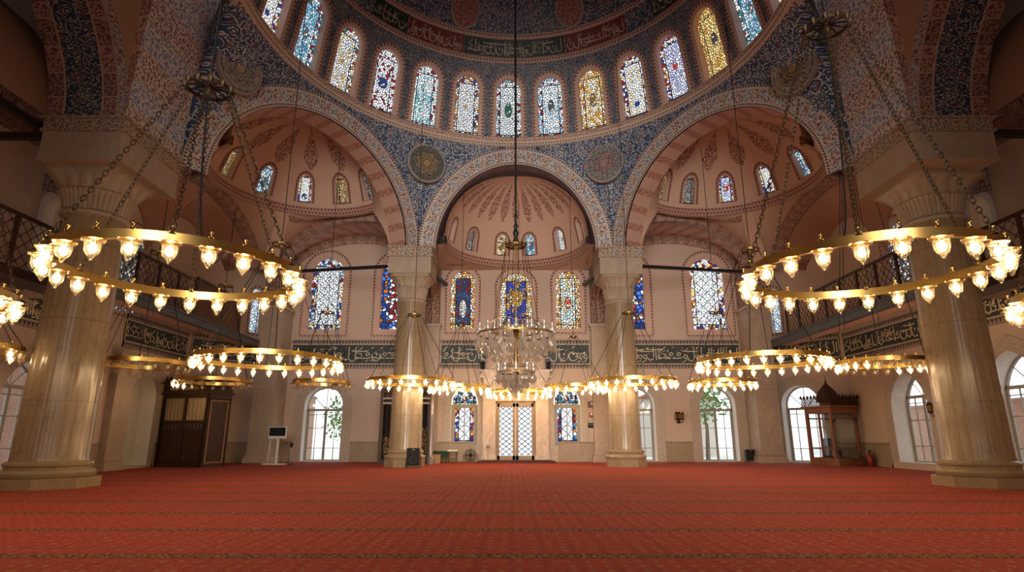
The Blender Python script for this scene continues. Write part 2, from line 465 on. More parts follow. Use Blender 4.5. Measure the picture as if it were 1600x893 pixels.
M['white'] = m_plain('white_enamel', (.6, .6, .58), .4)
M['script'] = m_plain('cream_script', (.62, .52, .36), .5)
M['tile_dark'] = m_vine('dark_tile_ground', (.010, .022, .026), (.10, .10, .09), 3.0, .55, .5)
M['cart_red'] = m_plain('red_cartouche', (.13, .022, .018), .5)
M['cart_green'] = m_plain('green_cartouche', (.012, .020, .014), .5)

def m_glass(name='clear_window_glass', tint=(.93, .96, .97)):
    t = T(name); tr = t.node('ShaderNodeBsdfTransparent'); gl = t.node('ShaderNodeBsdfGlossy'); mx = t.node('ShaderNodeMixShader')
    tr.inputs[0].default_value = (*tint, 1); gl.inputs['Roughness'].default_value = .03
    mx.inputs[0].default_value = .06; t.nt.links.new(tr.outputs[0], mx.inputs[1]); t.nt.links.new(gl.outputs[0], mx.inputs[2])
    t.nt.links.new(mx.outputs[0], t.out.inputs[0]); return t.mat
M['glass'] = m_glass()

def m_carpet():
    t = T('red_prayer_carpet'); x, y, z = t.ob()
    n = t.noise(t.vec(x, y), .35, 3); nf = t.noise(t.vec(x, y), 60, 2); nm = t.noise(t.vec(x, y), 5, 3)
    row = (y / 2.2 + .32).frac(); cx = ((x / .42).frac() - .5).abs() * .42
    c = t.mix(n, (.41, .046, .029), (.55, .070, .044))
    # field lattice of small flowers
    fx = (x / .21).frac() - .5; fy = (y / .25).frac() - .5
    fl = ((fx * fx) * 1.0 + (fy * fy) * 1.0) < .035
    c = t.mix(fl * (nm > .47) * .75, c, (.50, .25, .11))
    stem = (cx < .035) * ((y / .11).frac() < .6)
    c = t.mix(stem * .38, c, (.12, .018, .015))
    st_ = t.noise(t.vec(x * .8, y * 9.0), 1.6, 4, .65); c = t.mix(st_ * .55, c, (.20, .028, .018)); sc_ = leafy(t, x * .8, y * 1.3, 4.5, .35); c = t.mix(sc_ * .22, c, (.60, .26, .13))
    # border band of every row
    b = inband(row, .01, .115)
    bm = leafy(t, x, y, 7.0, .75)
    c = t.mix(b, c, t.mix(bm, (.12, .03, .018), (.34, .20, .10)))
    c = t.mix(inband(row, .0, .01).max(inband(row, .115, .122)), c, (.05, .015, .015))
    c = t.mix(nf * .42, c, (.12, .012, .008))
    return t.bsdf(c, .95, spec=.15, bump=nf, bstr=.5, bdist=.01)
M['carpet'] = m_carpet()

# ------------------------------------------------------------------ floor and flat walls
f = MB(); f.grid([[(x, y, 0) for x in (-18.6, 0, 18.6)] for y in (-8, 8, 24, 33.2)])
f.face([(-18.6, 33.2, 0), (18.6, 33.2, 0), (15.3, 37, 0), (-15.3, 37, 0)])
struct(f.build('floor', M['carpet']))

S_far = plane_S((0, 37, 0), (1, 0)); S_left = plane_S((-18.6, 0, 0), (0, 1)); S_right = plane_S((18.6, 0, 0), (0, -1))
S_dl = plane_S((-18.6, 33.2, 0), (3.3, 3.8)); S_dr = plane_S((15.3, 37, 0), (3.3, -3.8)); DL = math.hypot(3.3, 3.8)
S_back = plane_S((0, -8, 0), (-1, 0))

def flat_wall(name, S, rect, holes, mat):
    u0, u1, v0, v1 = rect
    rings = [[V((u0, v0, 0)), V((u1, v0, 0)), V((u1, v1, 0)), V((u0, v1, 0))]] + [[V((a, b, 0)) for a, b in h] for h in holes]
    flat = [p for r in rings for p in r]
    mb = MB()
    for t in tessellate_polygon(rings):
        q = [flat[i] for i in t]
        mb.face([S(p.x, p.y, 0) for p in q], [(p.x, p.y) for p in q])
    return struct(mb.build(name, mat))

def shift(o, uc): return [(a + uc, b) for a, b in o]

def window(S, uc, v0, w, h, depth, glass, sur=(.14, .22), bottom=False, point=0.0, mats=None, holes=None, wall=None, rect=None):
    ol = arch_outline(w, h, v0, 20, point)
    if holes is not None: holes.append(shift(ol, uc))
    if wall is not None: bay(wall, S, ol, rect, uc)
    a = sur[0]; b = sur[0] + sur[1]
    grow = lambda k: arch_outline(w + 2 * k, h + k + (k if bottom else 0), v0 - (k if bottom else 0), 20, point)
    oa, ob_ = grow(a), grow(b)
    mb = MB()
    strip(mb, S, ol, ol, -.02, depth, uc, 0); strip(mb, S, ol, oa, -.02, -.02, uc, 0)
    strip(mb, S, oa, oa, -.04, -.02, uc, 0); strip(mb, S, oa, ob_, -.04, -.04, uc, 1); strip(mb, S, ob_, ob_, -.04, .01, uc, 0)
    mm = mats or (M['reveal'], M['bead'])
    root = struct(mb.build(num('window'), list(mm), smooth=True))
    pm = MB(); pane(pm, S, ol, depth * .85, uc, v0)
    pm.build('pane', glass, root)
    return root

def barS(mb, S, u0, v0, u1, v1, d0, d1, m=0):
    a = [S(u0, v0, d0), S(u1, v0, d0), S(u1, v1, d0), S(u0, v1, d0)]; b = [S(u0, v0, d1), S(u1, v0, d1), S(u1, v1, d1), S(u0, v1, d1)]
    mb.face(a, None, m); mb.face(b[::-1], None, m)
    for i in range(4): j = (i + 1) % 4; mb.face([a[i], b[i], b[j], a[j]], None, m)

def frame_bars(S, uc, v0, w, h, d, parent, mat, transom, cols=(0,), rows=(), rays=(), point=0.0, t=.05, leaf=.07):
    mb = MB(); ol = arch_outline(w, h, v0, 20, point); oi = arch_outline(w - .14, h - .14, v0 + .07, 20, point)
    strip(mb, S, ol, oi, d - .05, d - .05, uc); strip(mb, S, oi, oi, d - .05, d + .05, uc)
    barS(mb, S, uc - w / 2, transom - .07, uc + w / 2, transom + .07, d - .05, d + .04)
    for c in cols: barS(mb, S, uc + c - leaf, v0, uc + c + leaf, transom, d - .055, d + .04)
    for q in (-1, 1):
        barS(mb, S, uc + q * w / 4 - t * .4, v0, uc + q * w / 4 + t * .4, transom, d - .03, d + .02)
        barS(mb, S, uc + q * (w / 2 - .09) - .06, v0, uc + q * (w / 2 - .09) + .06, transom, d - .04, d + .03)
    for r in rows: barS(mb, S, uc - w / 2, r - t * .4, uc + w / 2, r + t * .4, d - .03, d + .02)
    for r in rays:
        a = R_(r); c = V((uc, transom, 0)); L = (h + v0 - transom) * (.96 if abs(r - 90) < 5 else .97)
        p0 = S(uc, transom, d); p1 = S(uc + cos(a) * min(L, w / 2 / max(.05, abs(cos(a)))), transom + sin(a) * L, d)
        mb.tube([p0, p1], .025, 4)
    return mb.build('frame', mat, parent)

holes_far = []; holes_left = []; holes_right = []; holes_dl = []; holes_dr = []
GS = (M['jamb'], M['jamb'])
mats_up = (M['plaster_plain'], M['bead'])
# upper stained windows of the far wall
SU = stained_set(1.05, 4.74, 'tall', ST, 6.5, .32)
F_ = ramp_of
g_white1 = m_stained('stained_glass_tall_white', 1.05, 4.74, F_(W_, W_, (.9, .93, .95), W_), F_(W_, RD, W_, BL, YE, W_, CY), None, 1.2, 6, .34, .5, .13)
g_white2 = m_stained('stained_glass_tall_lattice', 1.1, 4.6, F_(W_, W_, W_, (.9, .95, .97)), F_(W_, OR, W_, BL, YE, W_, RD), None, 1.2, 5, .36, .62, .09)
g_blue = m_stained('stained_glass_blue_edge', 1.05, 4.74, F_(RD, W_, (.4, .03, .05), W_), F_(BL, (.06, .18, .7), W_, BL, OR, (.05, .14, .6)), None, ST, 4.2, .5)
g_c1 = m_stained('stained_glass_figure_red', .78, 3.83, F_((.03, .06, .16), (.05, .10, .22), RD, (.03, .05, .12)), F_(YE, W_, AM, YE, OR, W_), ((.75, .78, .8), 0, 1.35, .2, .12), ST, 6.5, .3)
g_c2 = m_stained('stained_glass_blue_gold', 1.0, 3.7, F_((.05, .07, .45), (.04, .06, .35), (.06, .1, .55), AM), F_(YE, W_, YE, AM, W_), (AM, 0, 2.05, .42, .5), ST, 6.5, .36)
g_c3 = m_stained('stained_glass_figure_white', .78, 3.83, F_((.5, .75, .65), (.8, .9, .85), W_, YE), F_(YE, W_, AM, YE, OR, W_), ((.6, .08, .06), 0, 1.75, .2, .3), ST, 6.5, .3)
for (uc, v0, w, h, g) in ((-12.25, 8.12, 2.1, 4.75, g_white1), (-7.65, 8.12, 2.1, 4.75, g_blue), (-3.39, 8.16, 1.56, 3.83, g_c1), (.07, 8.16, 2.0, 3.7, g_c2),
                          (3.44, 8.16, 1.56, 3.83, g_c3), (7.3, 8.12, 2.1, 4.75, g_blue), (12.5, 8.12, 2.2, 4.7, g_white2)):
    window(S_far, uc, v0, w, h, .3, g, (.34, .26) if w > 2.05 else (.2, .24), True, mats=mats_up, holes=holes_far)

# ground windows of the far wall (clear casements in deep reveals)
def ground_window(S, uc, v0, w, h, holes, depth=.75, point=0.0, glass=None, rows=(.75, 1.95, 2.75), trans=3.05):
    root = window(S, uc, v0, w + .1, h + .05, depth, glass or M['glass'], (.02, .62), False, point, (M['reveal'], M['jamb']), holes)
    frame_bars(S, uc, v0, w + .1, h + .05, depth * .84, root, M['frame'], v0 + trans, rows=[v0 + r for r in rows], rays=(90, 45, 135), point=point)
    return root
for uc, w in ((-11.85, 2.25), (7.45, 2.2), (12.5, 2.1)):
    ground_window(S_far, uc, .05, w, 4.4, holes_far)
# small stained ground windows beside the portal
g_s1 = m_stained('stained_glass_small_lower', .55, 2.5, F_(W_, (.85, .92, 1), W_, (.9, .95, 1)), F_(AM, OR, W_, BL, AM, RD), None, ST, 5.5, .2, .6, .05)
g_sr = m_stained('stained_glass_small_right', .55, 2.5, F_(W_, (.85, .92, 1), W_, (.95, .85, .8)), F_(OR, AM, RD, BL, W_, CY), None, ST, 5.5, .2, .6, .05)
g_st = m_stained('stained_glass_small_top', .66, .85, F_(W_, GN, W_, CY, RD, W_), F_(W_, GN, W_, YE, BL, W_), (RD, 0, .35, .16, 1), ST, 8, .1)
for uc, gl in ((-3.14, g_s1), (3.2, g_sr)):
    root = window(S_far, uc, .92, 1.62, 3.45, .3, g_st, (.02, .5), True, 0, (M['reveal'], M['jamb']), holes_far)
    bpy.data.objects.remove(root.children[0])
    pm = MB(); o = arch_outline(1.5, .95, 3.42); pane(pm, S_far, o, .24, uc, 3.42); pm.build('lunette_pane', g_st, root)
    pm = MB(); o = [(-.6, 1.05), (.6, 1.05), (.6, 3.2), (-.6, 3.2)]; pane(pm, S_far, o, .24, uc, 1.05); pm.build('pane', gl, root)
    mb = MB(); S = S_far
    barS(mb, S, uc - .81, 3.2, uc + .81, 3.42, .16, .3)
    for q in (-1, 1): barS(mb, S, uc + q * .7 - .11, .92, uc + q * .7 + .11, 3.3, .17, .3)
    barS(mb, S, uc - .8, .92, uc + .8, 1.06, .15, .3); barS(mb, S, uc - .03, 1.0, uc + .03, 3.3, .18, .26); barS(mb, S, uc - .6, 2.1, uc + .6, 2.14, .19, .26)
    mb.build('frame', M['frame'], root)
# portal door opening
holes_far.append([(-1.2, .12), (1.24, .12), (1.24, 3.6), (-1.2, 3.6)])
flat_wall('wall_far', S_far, (-15.3, 15.3, 0, 33), holes_far, M['plaster'])

# diagonal and side walls
g_sl = m_stained('stained_glass_sliver', .35, 2.6, F_(W_, PB, W_), F_(W_, (.7, .8, .9), W_), None, ST, 8, .12)
window(S_dl, 3.62, 7.75, .6, 2.75, .25, g_sl, (.05, .15), True, mats=mats_up, holes=holes_dl)
window(S_dr, DL - 3.62, 7.75, .6, 2.75, .25, g_sl, (.05, .15), True, mats=mats_up, holes=holes_dr)
ground_window(S_dr, 2.3, .05, 2.1, 4.3, holes_dr)
g_side = m_stained('stained_glass_speckled', .95, 4.2, F_((.35, .28, .2), W_, (.15, .12, .1), (.5, .35, .15), (.1, .1, .1)), F_((.4, .3, .2), (.12, .1, .1), W_, (.3, .12, .06), (.1, .1, .1)), None, .8, 7.5, .3)
g_sided = m_stained('stained_glass_speckled_dim', .95, 4.2, F_((.25, .2, .14), (.7, .7, .65), (.1, .08, .07), (.35, .25, .1), (.07, .07, .07)), F_((.3, .2, .14), (.08, .07, .07), (.6, .6, .6), (.2, .08, .04), (.07, .07, .07)), None, .7, 7.5, .3)
window(S_left, 27.4, 7.2, 1.9, 4.2, .3, g_sided, (.1, .3), True, mats=mats_up, holes=holes_left)
window(S_right, -27.3, 7.6, 2.0, 4.2, .3, g_side, (.1, .3), True, mats=mats_up, holes=holes_right)
ground_window(S_right, -28.3, .3, 2.5, 4.1, holes_right, .9, .35)
ground_window(S_right, -22.2, .3, 2.6, 4.3, holes_right, .9, .35)
ground_window(S_left, 22.6, .3, 2.4, 4.0, holes_left, .9, .35)
flat_wall('wall_left_diagonal', S_dl, (0, DL, 0, 33), holes_dl, M['plaster'])
flat_wall('wall_right_diagonal', S_dr, (0, DL, 0, 33), holes_dr, M['plaster'])
# shallow arched niche in the left wall
def niche(S, uc, v0, w, h, depth, holes):
    ol = arch_outline(w, h, v0); holes.append(shift(ol, uc)); mb = MB()
    og = arch_outline(w + .8, h + .4, v0)
    strip(mb, S, ol, ol, -.03, depth, uc, 0); strip(mb, S, ol, og, -.03, -.03, uc, 1); strip(mb, S, og, og, -.03, .01, uc, 1); pane(mb, S, ol, depth, uc, v0, 2)
    return struct(mb.build(num('trim'), [M['reveal'], M['jamb'], m_plain('niche_plaster', (.50, .45, .38), .8)]))
niche(S_left, 29.8, .1, 1.9, 4.3, .7, holes_left)
flat_wall('wall_left', S_left, (-8, 33.2, 0, 33), holes_left, M['plaster'])
flat_wall('wall_right', S_right, (-33.2, 8, 0, 33), holes_right, M['plaster'])
BO = [[(-15 + 10 * k - 1.8, 3), (-15 + 10 * k + 1.8, 3), (-15 + 10 * k + 1.8, 7.5), (-15 + 10 * k - 1.8, 7.5)] for k in range(4)]
flat_wall('wall_back', S_back, (-18.6, 18.6, 0, 33), BO, M['plaster'])
c = MB(); c.face([(-18.6, -8, 33), (18.6, -8, 33), (18.6, 37, 33), (-18.6, 37, 33)])
struct(c.build('ceiling', M['nave_pink']))

# marble dado, per wall, broken at the openings
def dado(name, S, spans, top=1.2):
    mb = MB()
    for a, b in spans:
        barS(mb, S, a, 0, b, top - .08, -.06, .0); barS(mb, S, a, top - .08, b, top, -.10, .0)
        barS(mb, S, a, 0, b, .14, -.10, .0)
    return struct(mb.build(name, M['dado']))
dado('baseboard_far', S_far, [(-15.3, -13.65), (-10.05, -6.3), (-4.7, -2.4), (2.6, 5.1), (9.15, 10.8), (14.2, 15.3)])
dado('baseboard_left', S_left, [(-8, 20.7), (24.5, 28.4), (31.2, 33.2)])
dado('baseboard_right', S_right, [(-33.2, -30.2), (-26.4, -24.2), (-20.2, 8)])
dado('baseboard_left_diagonal', S_dl, [(0, DL)]); dado('baseboard_right_diagonal', S_dr, [(0, .6), (3.9, DL)])

# ------------------------------------------------------------------ semi-dome
C0 = V((0, 20.5, 0)); R0 = 10.9
S_d = dome_S((0, 20.5), R0, 16.0, 15.0, 0.0)
DEL = .2349; PH = -.0387
order = {-7: 4, -6: 8, -5: 4, -4: 0, -3: 1, -2: 2, -1: 3, 0: 4, 1: 5, 2: 6, 3: 7, 4: 8, 5: 9, 6: 10, 7: 0}
order = {0: 5, -1: 4, -2: 3, -3: 2, -4: 1, -5: 0, -6: 8, -7: 2, 1: 6, 2: 7, 3: 8, 4: 9, 5: 10, 6: 0, 7: 9}
SW = stained_set(.75, 3.42, 'dome', ST, 8.0, .26)
drum = MB(); V0, V1, V2, V3 = 18.4, 22.75, 24.05, 31.0
drum_m = (M['plaster_plain'], M['beadfine'])
for k in range(-7, 8):
    uc = (PH + DEL * k) * R0; hw = DEL * R0 / 2
    window(S_d, uc, 18.5, 1.5, 3.42, .4, SW[order[k]], (.13, .2), False, mats=(M['plaster_plain'], M['bead']), wall=drum, rect=(uc - hw, uc + hw, V0, V1))
struct(drum.build('wall_semidome_drum', M['vine_drum'], smooth=True))
FA, FB = PH - 7.5 * DEL, PH + 7.5 * DEL
def dome_band(S, R, fa, fb, v0, v1, nu, nv, d=0.0, mb=None, m=0):
    mb = mb or MB(); P = []; U = []
    for j in range(nv + 1):
        v = v0 + (v1 - v0) * j / nv
        P.append([S((fa + (fb - fa) * i / nu) * R, v, d) for i in range(nu + 1)]); U.append([((fa + (fb - fa) * i / nu) * R, v - v0) for i in range(nu + 1)])
    mb.grid(P, U, m); return mb
shell = MB(); nu = 64; P = []; U = []
for j in range(19):
    a = math.asin((V1 - 16) / 15) + (pi / 2 - .02 - math.asin((V1 - 16) / 15)) * j / 18; v = 16 + 15 * sin(a)
    P.append([S_d((FA + (FB - FA) * i / nu) * R0, v, 0) for i in range(nu + 1)]); U.append([((FA + (FB - FA) * i / nu) * R0 * max(.35, cos(a)), a * 13) for i in range(nu + 1)])
shell.grid(P, U); struct(shell.build('ceiling_semidome', M['vine_dome'], smooth=True))
# bead lines above and below the inscription ring, ring under the windows
for v0, v1, mt in ((22.74, 22.96, 'bead'), (24.02, 24.24, 'bead')):
    struct(dome_band(S_d, R0, FA, FB, v0, v1, 96, 1, -.05).build(num('trim'), M[mt], smooth=True))
RB = 10.9 * sqrt(1 - (2.4 / 15) ** 2)
rb = MB(); P = []; U = []
prof = [(RB + .1, 17.9), (RB - .1, 17.95), (RB - .12, 18.15), (RB - .16, 18.17), (RB - .16, 18.4), (RB + .03, 18.45)]
for j, (r, z) in enumerate(prof):
    P.append([(sin(FA + (FB - FA) * i / 96) * r, 20.5 + cos(FA + (FB - FA) * i / 96) * r, z) for i in range(97)]); U.append([((FA + (FB - FA) * i / 96) * r, z - 17.95) for i in range(97)])
rb.grid(P, U); struct(rb.build(num('trim'), M['ringband']))

# ------------------------------------------------------------------ exedra arches and pendentives
ZS = 11.5
CH = {}   # chord arches: origin, direction, length, outer (a,b,z0), inner (a,b)
CH['mid'] = (V((-5.5, 31.4, 0)), V((1, 0, 0)), 11.0, (5.5, 6.35, ZS), (4.5, 5.3))
dl = V((-7.4, -10.8, 0)); LS = dl.length
CH['left'] = (V((-5.5, 31.4, 0)), dl / LS, LS, (LS / 2, 6.1, ZS), (LS / 2 - 1.0, 5.1))
CH['right'] = (V((5.5, 31.4, 0)), V((7.4, -10.8, 0)) / LS, LS, (LS / 2, 6.1, ZS), (LS / 2 - 1.0, 5.1))
def chpt(k, a, ab, off=V((0, 0, 0))):
    o, d, L, _, _ = CH[k]; return o + d * (L / 2 - ab[0] * cos(a)) + V((0, 0, ZS + ab[1] * sin(a))) + off
NA = 40
def arch_face(k, off):
    o, d, L, out, inn = CH[k]; mb = MB(); P = [[], []]; U = [[], []]; l = 0; pv = None
    for i in range(NA + 1):
        a = pi * i / NA; p, q = chpt(k, a, out[:2], off), chpt(k, a, inn, off)
        if pv is not None: l += (p - pv).length
        pv = p; P[0].append(q); P[1].append(p); U[0].append((l, 0)); U[1].append((l, 1.0))
    mb.grid(P, U)
    mb.grid([P[1], [p - off * 2.2 for p in P[1]]], [U[1], [(a, .98) for a, b in U[1]]])
    return struct(mb.build(num('trim'), M['vouss']))
def soffit(k, vec, mat, n=4, start=V((0, 0, 0))):
    o, d, L, out, inn = CH[k]; mb = MB(); P = []; U = []
    for j in range(n + 1):
        l = 0; pv = None; P.append([]); U.append([])
        for i in range(NA + 1):
            p = chpt(k, pi * i / NA, inn, start + vec * (j / n))
            if pv is not None: l += (p - pv).length
            pv = p; P[-1].append(p); U[-1].append((l, vec.length * j / n))
    mb.grid(P, U); return struct(mb.build(num('trim'), mat, smooth=True))
nl = V((-10.8, 7.4, 0)).normalized(); nr_ = V((10.8, 7.4, 0)).normalized()
arch_face('mid', V((0, -.12, 0))); arch_face('left', nl * -.12); arch_face('right', nr_ * -.12)
soffit('mid', V((0, 1.1, 0)), M['soffit_mid']); soffit('left', nl * 1.2, M['soffit']); soffit('right', nr_ * 1.2, M['soffit'])
M['dome_plain'] = m_plaster('dome_plaster_plain', DOMEPINK)
def throat(k, nvec, c):
    o, d, L, out, inn = CH[k]; A = []; B = []; a0 = math.asin((14.2 - ZS) / inn[1])
    for i in range(49):
        a = pi * i / 48; p = chpt(k, a, inn, nvec * 1.2); A.append(p)
        if a <= a0 or a >= pi - a0:
            q = V((c[0], c[1], 0)) - d * (4.62 * (1 if a < pi / 2 else -1)) + V((0, 0, p.z)); q = p.lerp(q, (min(a, pi - a) / a0) ** 2)
        else:
            b = (a - a0) / (pi - 2 * a0) * pi; q = V((c[0], c[1], 0)) - d * (4.62 * cos(b)) + V((0, 0, 14.2 + 3.68 * sin(b)))
        B.append(q + nvec * .02)
    P = [[x.lerp(y, j / 4) for x, y in zip(A, B)] for j in range(5)]; mb = MB(); mb.grid(P, [[(i * .25, j * .4) for i in range(49)] for j in range(5)])
    struct(mb.build(num('trim'), M['dome_plain'], smooth=True, angle=70))
throat('left', nl, (-10.9, 28.1)); throat('right', nr_, (10.9, 28.1))

def great_x(z): return 12.9 * sqrt(max(0, 1 - ((z - 11.6) / 24.0) ** 2))
def pend(side):
    bot = []
    for i in range(31): bot.append(chpt('left', pi * i / 30, CH['left'][3][:2]))
    NE = 14
    for i in range(1, NE + 1):
        z = ZS + 6.4 * i / NE; bot.append(V((-great_x(z), 20.6, z)))
    n = len(bot); top = []
    f0 = -.4685
    for i in range(n):
        if i <= 30:
            b = bot[i]; f = atan2(b.x, b.y - 20.5); f = f0 + (f - f0) * (1.40 - .4685) / (pi / 2 - .4685)
        else: f = -1.40 - (i - 30) / NE * .32
        top.append(V((sin(f) * RB, 20.5 + cos(f) * RB, 17.95)))
    P = []; U = []; NV = 8
    for j in range(NV + 1):
        t = j / NV; row = []; ur = []
        for i in range(n):
            p = bot[i].lerp(top[i], t); h = (top[i] - bot[i]).length
            out = V((p.x, p.y - 20.5, 0)).normalized(); p = p + out * (h * .05 * sin(pi * t))
            f = atan2(p.x, p.y - 20.5)
            row.append(V((p.x * -side, p.y, p.z))); ur.append((f * 10.8, p.z))
        P.append(row); U.append(ur)
    mb = MB(); mb.grid(P, U); return struct(mb.build('wall_pendentive_' + ('left' if side < 0 else 'right'), M['vine_pend'], smooth=True))
pend(-1); pend(1)
P = []; U = []
for j in range(9):
    t = j / 8; row = []; ur = []
    for i in range(31):
        b = chpt('mid', pi * i / 30, CH['mid'][3][:2]); f = atan2(b.x, b.y - 20.5); q = V((sin(f) * RB, 20.5 + cos(f) * RB, 17.95)); p = b.lerp(q, t); p = p + V((p.x, p.y - 20.5, 0)).normalized() * ((q - b).length * .05 * sin(pi * t))
        row.append(p); ur.append((f * 10.8, p.z))
    P.append(row); U.append(ur)
mb = MB(); mb.grid(P, U); struct(mb.build('wall_pendentive_centre', M['vine_pend'], smooth=True))

# ------------------------------------------------------------------ half-domes of the exedrae
def half_dome(c, Rr, z0, h, a0, angs, ww, wh, mats, spraymat, ring, fa=-1.75, fb=1.75, v1=None, name='ceiling_exedra'):
    S = dome_S(c, Rr, z0, h, a0); mb = MB(); ea = sorted(R_(a) for a in angs); sp = ea[1] - ea[0]
    v0 = z0 + .02; vt = z0 + wh + .75
    for k, a in enumerate(ea):
        lo = fa if k == 0 else (a + ea[k - 1]) / 2; hi = fb if k == len(ea) - 1 else (a + ea[k + 1]) / 2
        window(S, a * Rr, z0 + .3, ww, wh, .3, mats[k % len(mats)], (.07, .15), False, mats=(M['plaster_plain'], m_bd), wall=mb, rect=(lo * Rr, hi * Rr, v0, vt))
    P = []; U = []; b0 = math.asin((vt - z0) / h)
    for j in range(13):
        b = b0 + (pi / 2 - .02 - b0) * j / 12; v = z0 + h * sin(b)
        P.append([S((fa + (fb - fa) * i / 48) * Rr, v, 0) for i in range(49)]); U.append([((fa + (fb - fa) * i / 48) * Rr, v) for i in range(49)])
    mb.grid(P, U)
    struct(mb.build(name, spraymat, smooth=True))
    rg = MB(); P = []; U = []
    for r, z in ((Rr + .1, z0 - .48), (Rr - .14, z0 - .46), (Rr - .14, z0), (Rr + .05, z0 + .04)):
        P.append([(c[0] + sin(a0 + fa + (fb - fa) * i / 64) * r, c[1] + cos(a0 + fa + (fb - fa) * i / 64) * r, z) for i in range(65)])
        U.append([((fa + (fb - fa) * i / 64) * r, z - z0 + .46) for i in range(65)])
    rg.grid(P, U); struct(rg.build(num('trim'), M['bead2']))
    return S
m_bd = m_bead('bead_border_dark', .15, .17, (.40, .22, .16), (.13, .028, .022))
sm = stained_set(.36, 1.45, 'exedra', ST, 11, .1)
dimgold = m_stained('stained_glass_dim_gold', .36, 1.45, F_(YE, AM, (.3, .2, .08), W_, (.5, .35, .1)), F_(AM, (.3, .2, .1), YE), None, .75, 12, .1)
dimgrey = m_stained('stained_glass_dim_grey', .36, 1.45, F_((.5, .42, .36), (.3, .2, .18), (.7, .66, .6), (.4, .3, .28)), F_((.5, .4, .35), (.2, .1, .1), (.6, .55, .5)), None, .6, 12, .1)
aL = atan2(-10.8, 7.4)
half_dome((-10.9, 28.1), 4.65, 14.6, 3.3, aL, (87, 63, 35, 5.5, -26, -55), .74, 1.45, [dimgrey, dimgold, sm[0], sm[8], dimgold, dimgrey], M['spray_side'], None, name='ceiling_exedra_left')
half_dome((10.9, 28.1), 4.65, 14.6, 3.3, -aL, (-87, -63, -35, -5.5, 26, 55), .74, 1.45, [dimgold, dimgrey, sm[9], sm[8], sm[0], sm[1]], M['spray_side'], None, name='ceiling_exedra_right')
half_dome((0.05, 32.4), 4.15, 12.55, 4.0, 0, (-75, -44, -13, 13, 44, 75), .62, 1.3, [dimgrey, dimgrey, sm[7], sm[0], sm[4], dimgrey], M['spray_mid'], None, name='ceiling_exedra_centre')

# squinches between the centre ring and the walls
def loft(name, A, B, mat, n=6, bulge=0.0, bc=None, trim=False):
    P = []; U = []; la = 0
    for j in range(n + 1):
        t = j / n; row = []; ur = []; l = 0
        for i in range(len(A)):
            p = A[i].lerp(B[i], t)
            if bulge and bc is not None: p = p + V((p.x - bc[0], p.y - bc[1], 0)).normalized() * bulge * sin(pi * t)
            if i: l += (p - row[-1]).length
            row.append(p); ur.append((l, (A[i] - B[i]).length * t))
        P.append(row); U.append(ur)
    mb = MB(); mb.grid(P, U); return struct(mb.build(name, mat, smooth=True))
A = []; B = []
for i in range(41):
    f = -pi / 2 - .15 + (pi + .3) * i / 40; A.append(V((sin(f) * 4.2 + .05, 32.4 + cos(f) * 4.2, 12.08)))
    s_, c_ = sin(f), cos(f); k = min(4.85 / max(1e-6, abs(s_)), 4.55 / max(1e-6, c_) if c_ > 0 else 99)
    d = abs(abs(s_) - abs(c_)); B.append(V((s_ * k, 32.4 + c_ * k, 12.02 + .04 * d)))
loft('ceiling_squinch_centre', A, B, m_plaster('squinch_plaster', DOMEPINK, False, (3.4, .5, .25, 1.6, .25)), 6)
# arch walls between the columns and the far wall
for sx in (-1, 1):
    mb = MB(); pts = [(31.6, 13.2), (31.6, 10.4)] + [(34.3 - 2.3 * cos(pi * i / 12), 9.6 + 1.1 * sin(pi * i / 12)) for i in range(13)] + [(37, 9.6), (37, 13.2)]
    mb.extrude([(sx * 4.85, y, z) for y, z in pts], (sx * .5, 0, 0)); struct(mb.build(num('trim'), M['redfloral']))

